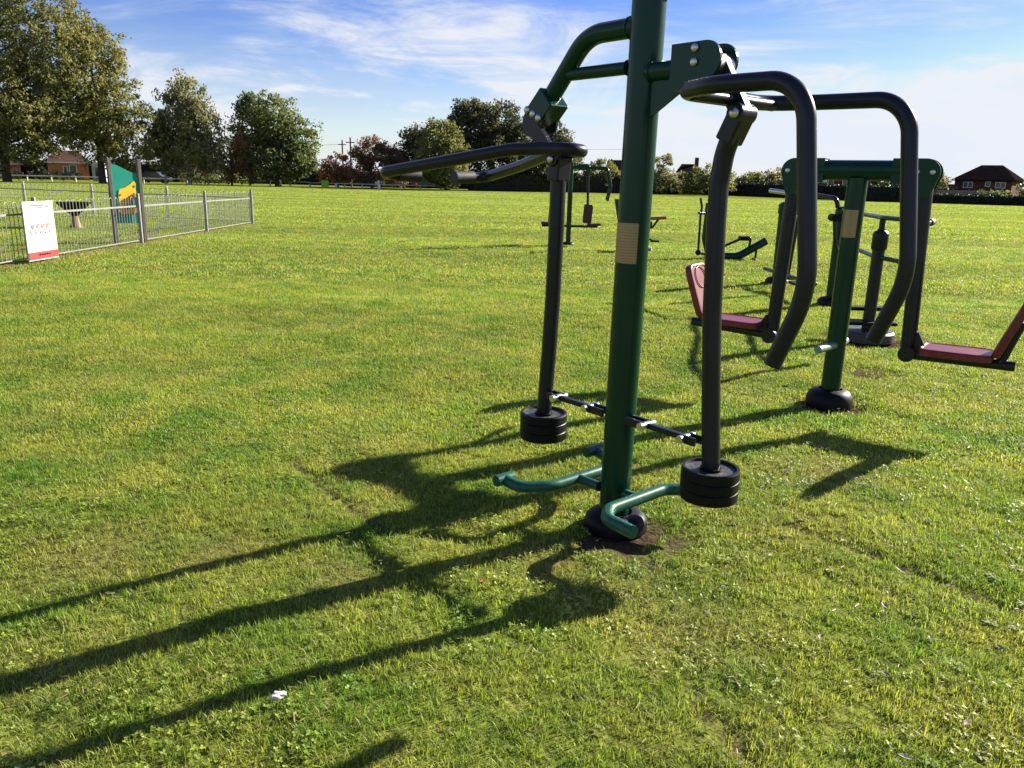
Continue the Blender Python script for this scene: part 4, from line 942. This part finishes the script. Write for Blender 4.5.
L.new(na('idx', 'INT'), iop.inputs['Instance Index']); L.new(na('scl', 'FLOAT'), iop.inputs['Scale'])
cx = N.new('ShaderNodeCombineXYZ'); L.new(na('yaw', 'FLOAT'), cx.inputs[2]); e2r = N.new('FunctionNodeEulerToRotation'); L.new(cx.outputs[0], e2r.inputs[0]); L.new(e2r.outputs[0], iop.inputs['Rotation'])
L.new(iop.outputs[0], gout.inputs[0])
md = grass.modifiers.new('scatter', 'NODES'); md.node_group = ng

# small things lying on the lawn
lx, ly = gpix(279, 706); lt = MB(); rr_ = random.Random(3)
bmq = bmesh.new(); bmesh.ops.create_icosphere(bmq, subdivisions=2, radius=1)
for v_ in bmq.verts: v_.co = Vector((v_.co.x * .023, v_.co.y * .015, v_.co.z * .011)) * rr_.uniform(.62, 1.2) + Vector((0, 0, .028))
bmq.verts.index_update(); lt.add([v_.co[:] for v_ in bmq.verts], [[v_.index for v_ in f_.verts] for f_ in bmq.faces]); bmq.free()
tag(lt.build('paper_scrap', M_WHITE, None, (lx, ly, float(hgt(np.array([lx]), np.array([ly]))[0])), .3), 'crumpled white paper scrap lying in the foreground grass', 'litter')
def leaf(px, py, mat, s, yaw, label):
    x, y = gpix(px, py); mb = MB()
    o = [(-1, 0), (-.5, .38), (.1, .5), (.6, .3), (1, 0), (.6, -.3), (.1, -.5), (-.5, -.38)]
    mb.add([(a * s, b * s, .030 + .25 * s * abs(b) + .12 * s * a) for a, b in o] + [(0, 0, .027)], [[i, (i + 1) % 8, 8] for i in range(8)])
    mb.tube([(-s, 0, .03 - .12 * s), (-1.6 * s, .05 * s, .03)], s * .04, 5)
    return tag(mb.build('fallen_leaf', mat, None, (x, y, float(hgt(np.array([x]), np.array([y]))[0])), yaw), label, 'leaf', 'fallen leaves on the lawn')
LO = paint('orange_leaf', (.45, .10, .03), .6); LT = paint('tan_leaf', (.22, .17, .11), .7); LG = paint('grey_leaf', (.20, .20, .15), .6)
leaf(483, 586, LO, .017, .5, 'single orange fallen leaf in the patch of lawn between the machine shadows')
leaf(900, 577, LT, .030, 2.0, 'largest tan fallen leaf beside the right-hand bare crease in the lawn')
for i, (a, b, s) in enumerate(((950, 590, .02), (884, 610, .02), (843, 548, .018), (886, 675, .018), (968, 722, .02), (1000, 650, .018), (770, 560, .016), (726, 590, .016), (820, 640, .016), (905, 755, .02), (930, 640, .015), (690, 655, .015))):
    leaf(a, b, LG if i % 2 else LT, s, i * 1.7, 'small pale fallen leaf among the clover on the right-hand lawn')

# ------------------------------------------------------------------ light, sky
SUN_AZ, SUN_EL = R(57.5), R(26.3)
S = Vector((math.sin(SUN_AZ) * math.cos(SUN_EL), math.cos(SUN_AZ) * math.cos(SUN_EL), math.sin(SUN_EL)))
sd_ = bpy.data.lights.new('sun', 'SUN'); sd_.energy = 5.0; sd_.angle = R(.53); sd_.color = (1.0, .92, .80)
so = bpy.data.objects.new('sun', sd_); COL.objects.link(so); so.rotation_euler = (-S).to_track_quat('-Z', 'Y').to_euler(); so.location = (20, 20, 30)
w = bpy.data.worlds.new('World'); scene.world = w; w.use_nodes = True; nt = w.node_tree; N, L = nt.nodes, nt.links; N.clear()
out = N.new('ShaderNodeOutputWorld'); bg = N.new('ShaderNodeBackground'); L.new(bg.outputs[0], out.inputs[0]); bg.inputs[1].default_value = .05
sky = N.new('ShaderNodeTexSky'); sky.sky_type = 'NISHITA'; sky.sun_disc = False; sky.sun_elevation = SUN_EL; sky.sun_rotation = SUN_AZ; sky.altitude = 50; sky.air_density = 1.0; sky.dust_density = .25; sky.ozone_density = 3.5
tc = N.new('ShaderNodeTexCoord'); sep = N.new('ShaderNodeSeparateXYZ'); L.new(tc.outputs['Generated'], sep.inputs[0])
def mth(op, a, b=None, c=None):
    m = N.new('ShaderNodeMath'); m.operation = op
    for i, q in enumerate((a, b, c)):
        if q is None: continue
        if isinstance(q, (int, float)): m.inputs[i].default_value = q
        else: L.new(q, m.inputs[i])
    return m.outputs[0]
zz_ = mth('ADD', mth('MAXIMUM', sep.outputs[2], 0.0), .13)
cxy = N.new('ShaderNodeCombineXYZ'); L.new(mth('DIVIDE', sep.outputs[0], zz_), cxy.inputs[0]); L.new(mth('DIVIDE', sep.outputs[1], zz_), cxy.inputs[1])
def cl(scale, rot, stretch, det, lo, hi, dist=.6, loc=(0, 0, 0), rough=.6):
    mp = N.new('ShaderNodeMapping'); mp.inputs['Rotation'].default_value = (0, 0, R(rot)); mp.inputs['Scale'].default_value = (stretch, 1, 1); mp.inputs['Location'].default_value = loc; L.new(cxy.outputs[0], mp.inputs[0])
    n = N.new('ShaderNodeTexNoise'); n.inputs['Scale'].default_value = scale; n.inputs['Detail'].default_value = det; n.inputs['Roughness'].default_value = rough; n.inputs['Distortion'].default_value = dist; L.new(mp.outputs[0], n.inputs['Vector'])
    r = N.new('ShaderNodeMapRange'); r.interpolation_type = 'SMOOTHSTEP'; r.inputs[1].default_value = lo; r.inputs[2].default_value = hi; L.new(n.outputs[0], r.inputs[0]); return r.outputs[0]
c1 = cl(.7, 128, .85, 9, .42, .62, 1.2, (3.1, 1.1, 0))
c2 = cl(1.9, 118, .65, 12, .33, .68, 1.8, (0.4, 5.2, 0), .66)
veil = N.new('ShaderNodeMapRange'); veil.interpolation_type = 'SMOOTHSTEP'; veil.inputs[1].default_value = .20; veil.inputs[2].default_value = .0; veil.inputs[3].default_value = 0; veil.inputs[4].default_value = .7; L.new(sep.outputs[2], veil.inputs[0])
cl_ = mth('ADD', mth('MULTIPLY', c1, mth('ADD', mth('MULTIPLY', c2, .75), .25)), mth('MULTIPLY', c2, .10))
tot = mth('MINIMUM', mth('ADD', mth('MULTIPLY', cl_, .85), mth('MULTIPLY', veil.outputs[0], mth('ADD', mth('MULTIPLY', c1, .5), .62))), .96)
mx = N.new('ShaderNodeMix'); mx.data_type = 'RGBA'; L.new(tot, mx.inputs[0]); shs = N.new('ShaderNodeHueSaturation'); shs.inputs['Saturation'].default_value = 1.32; shs.inputs['Hue'].default_value = .53; L.new(sky.outputs[0], shs.inputs['Color']); cap = N.new('ShaderNodeMix'); cap.data_type = 'RGBA'; cap.blend_type = 'DARKEN'; cap.inputs[0].default_value = 1; L.new(shs.outputs[0], cap.inputs[6]); cap.inputs[7].default_value = (5.2, 5.6, 6.4, 1); L.new(cap.outputs[2], mx.inputs[6]); mx.inputs[7].default_value = (5.5, 5.7, 6.1, 1)
L.new(mx.outputs[2], bg.inputs[0])

vs = scene.view_settings; scene.display_settings.display_device = 'sRGB'; vs.view_transform = 'Standard'; vs.look = 'None'; vs.exposure = 1.62; vs.gamma = 1; vs.use_curve_mapping = False
scene.render.engine = 'CYCLES'; scene.cycles.use_denoising = True; scene.cycles.max_bounces = 8; scene.cycles.transmission_bounces = 4; scene.cycles.sample_clamp_indirect = 6
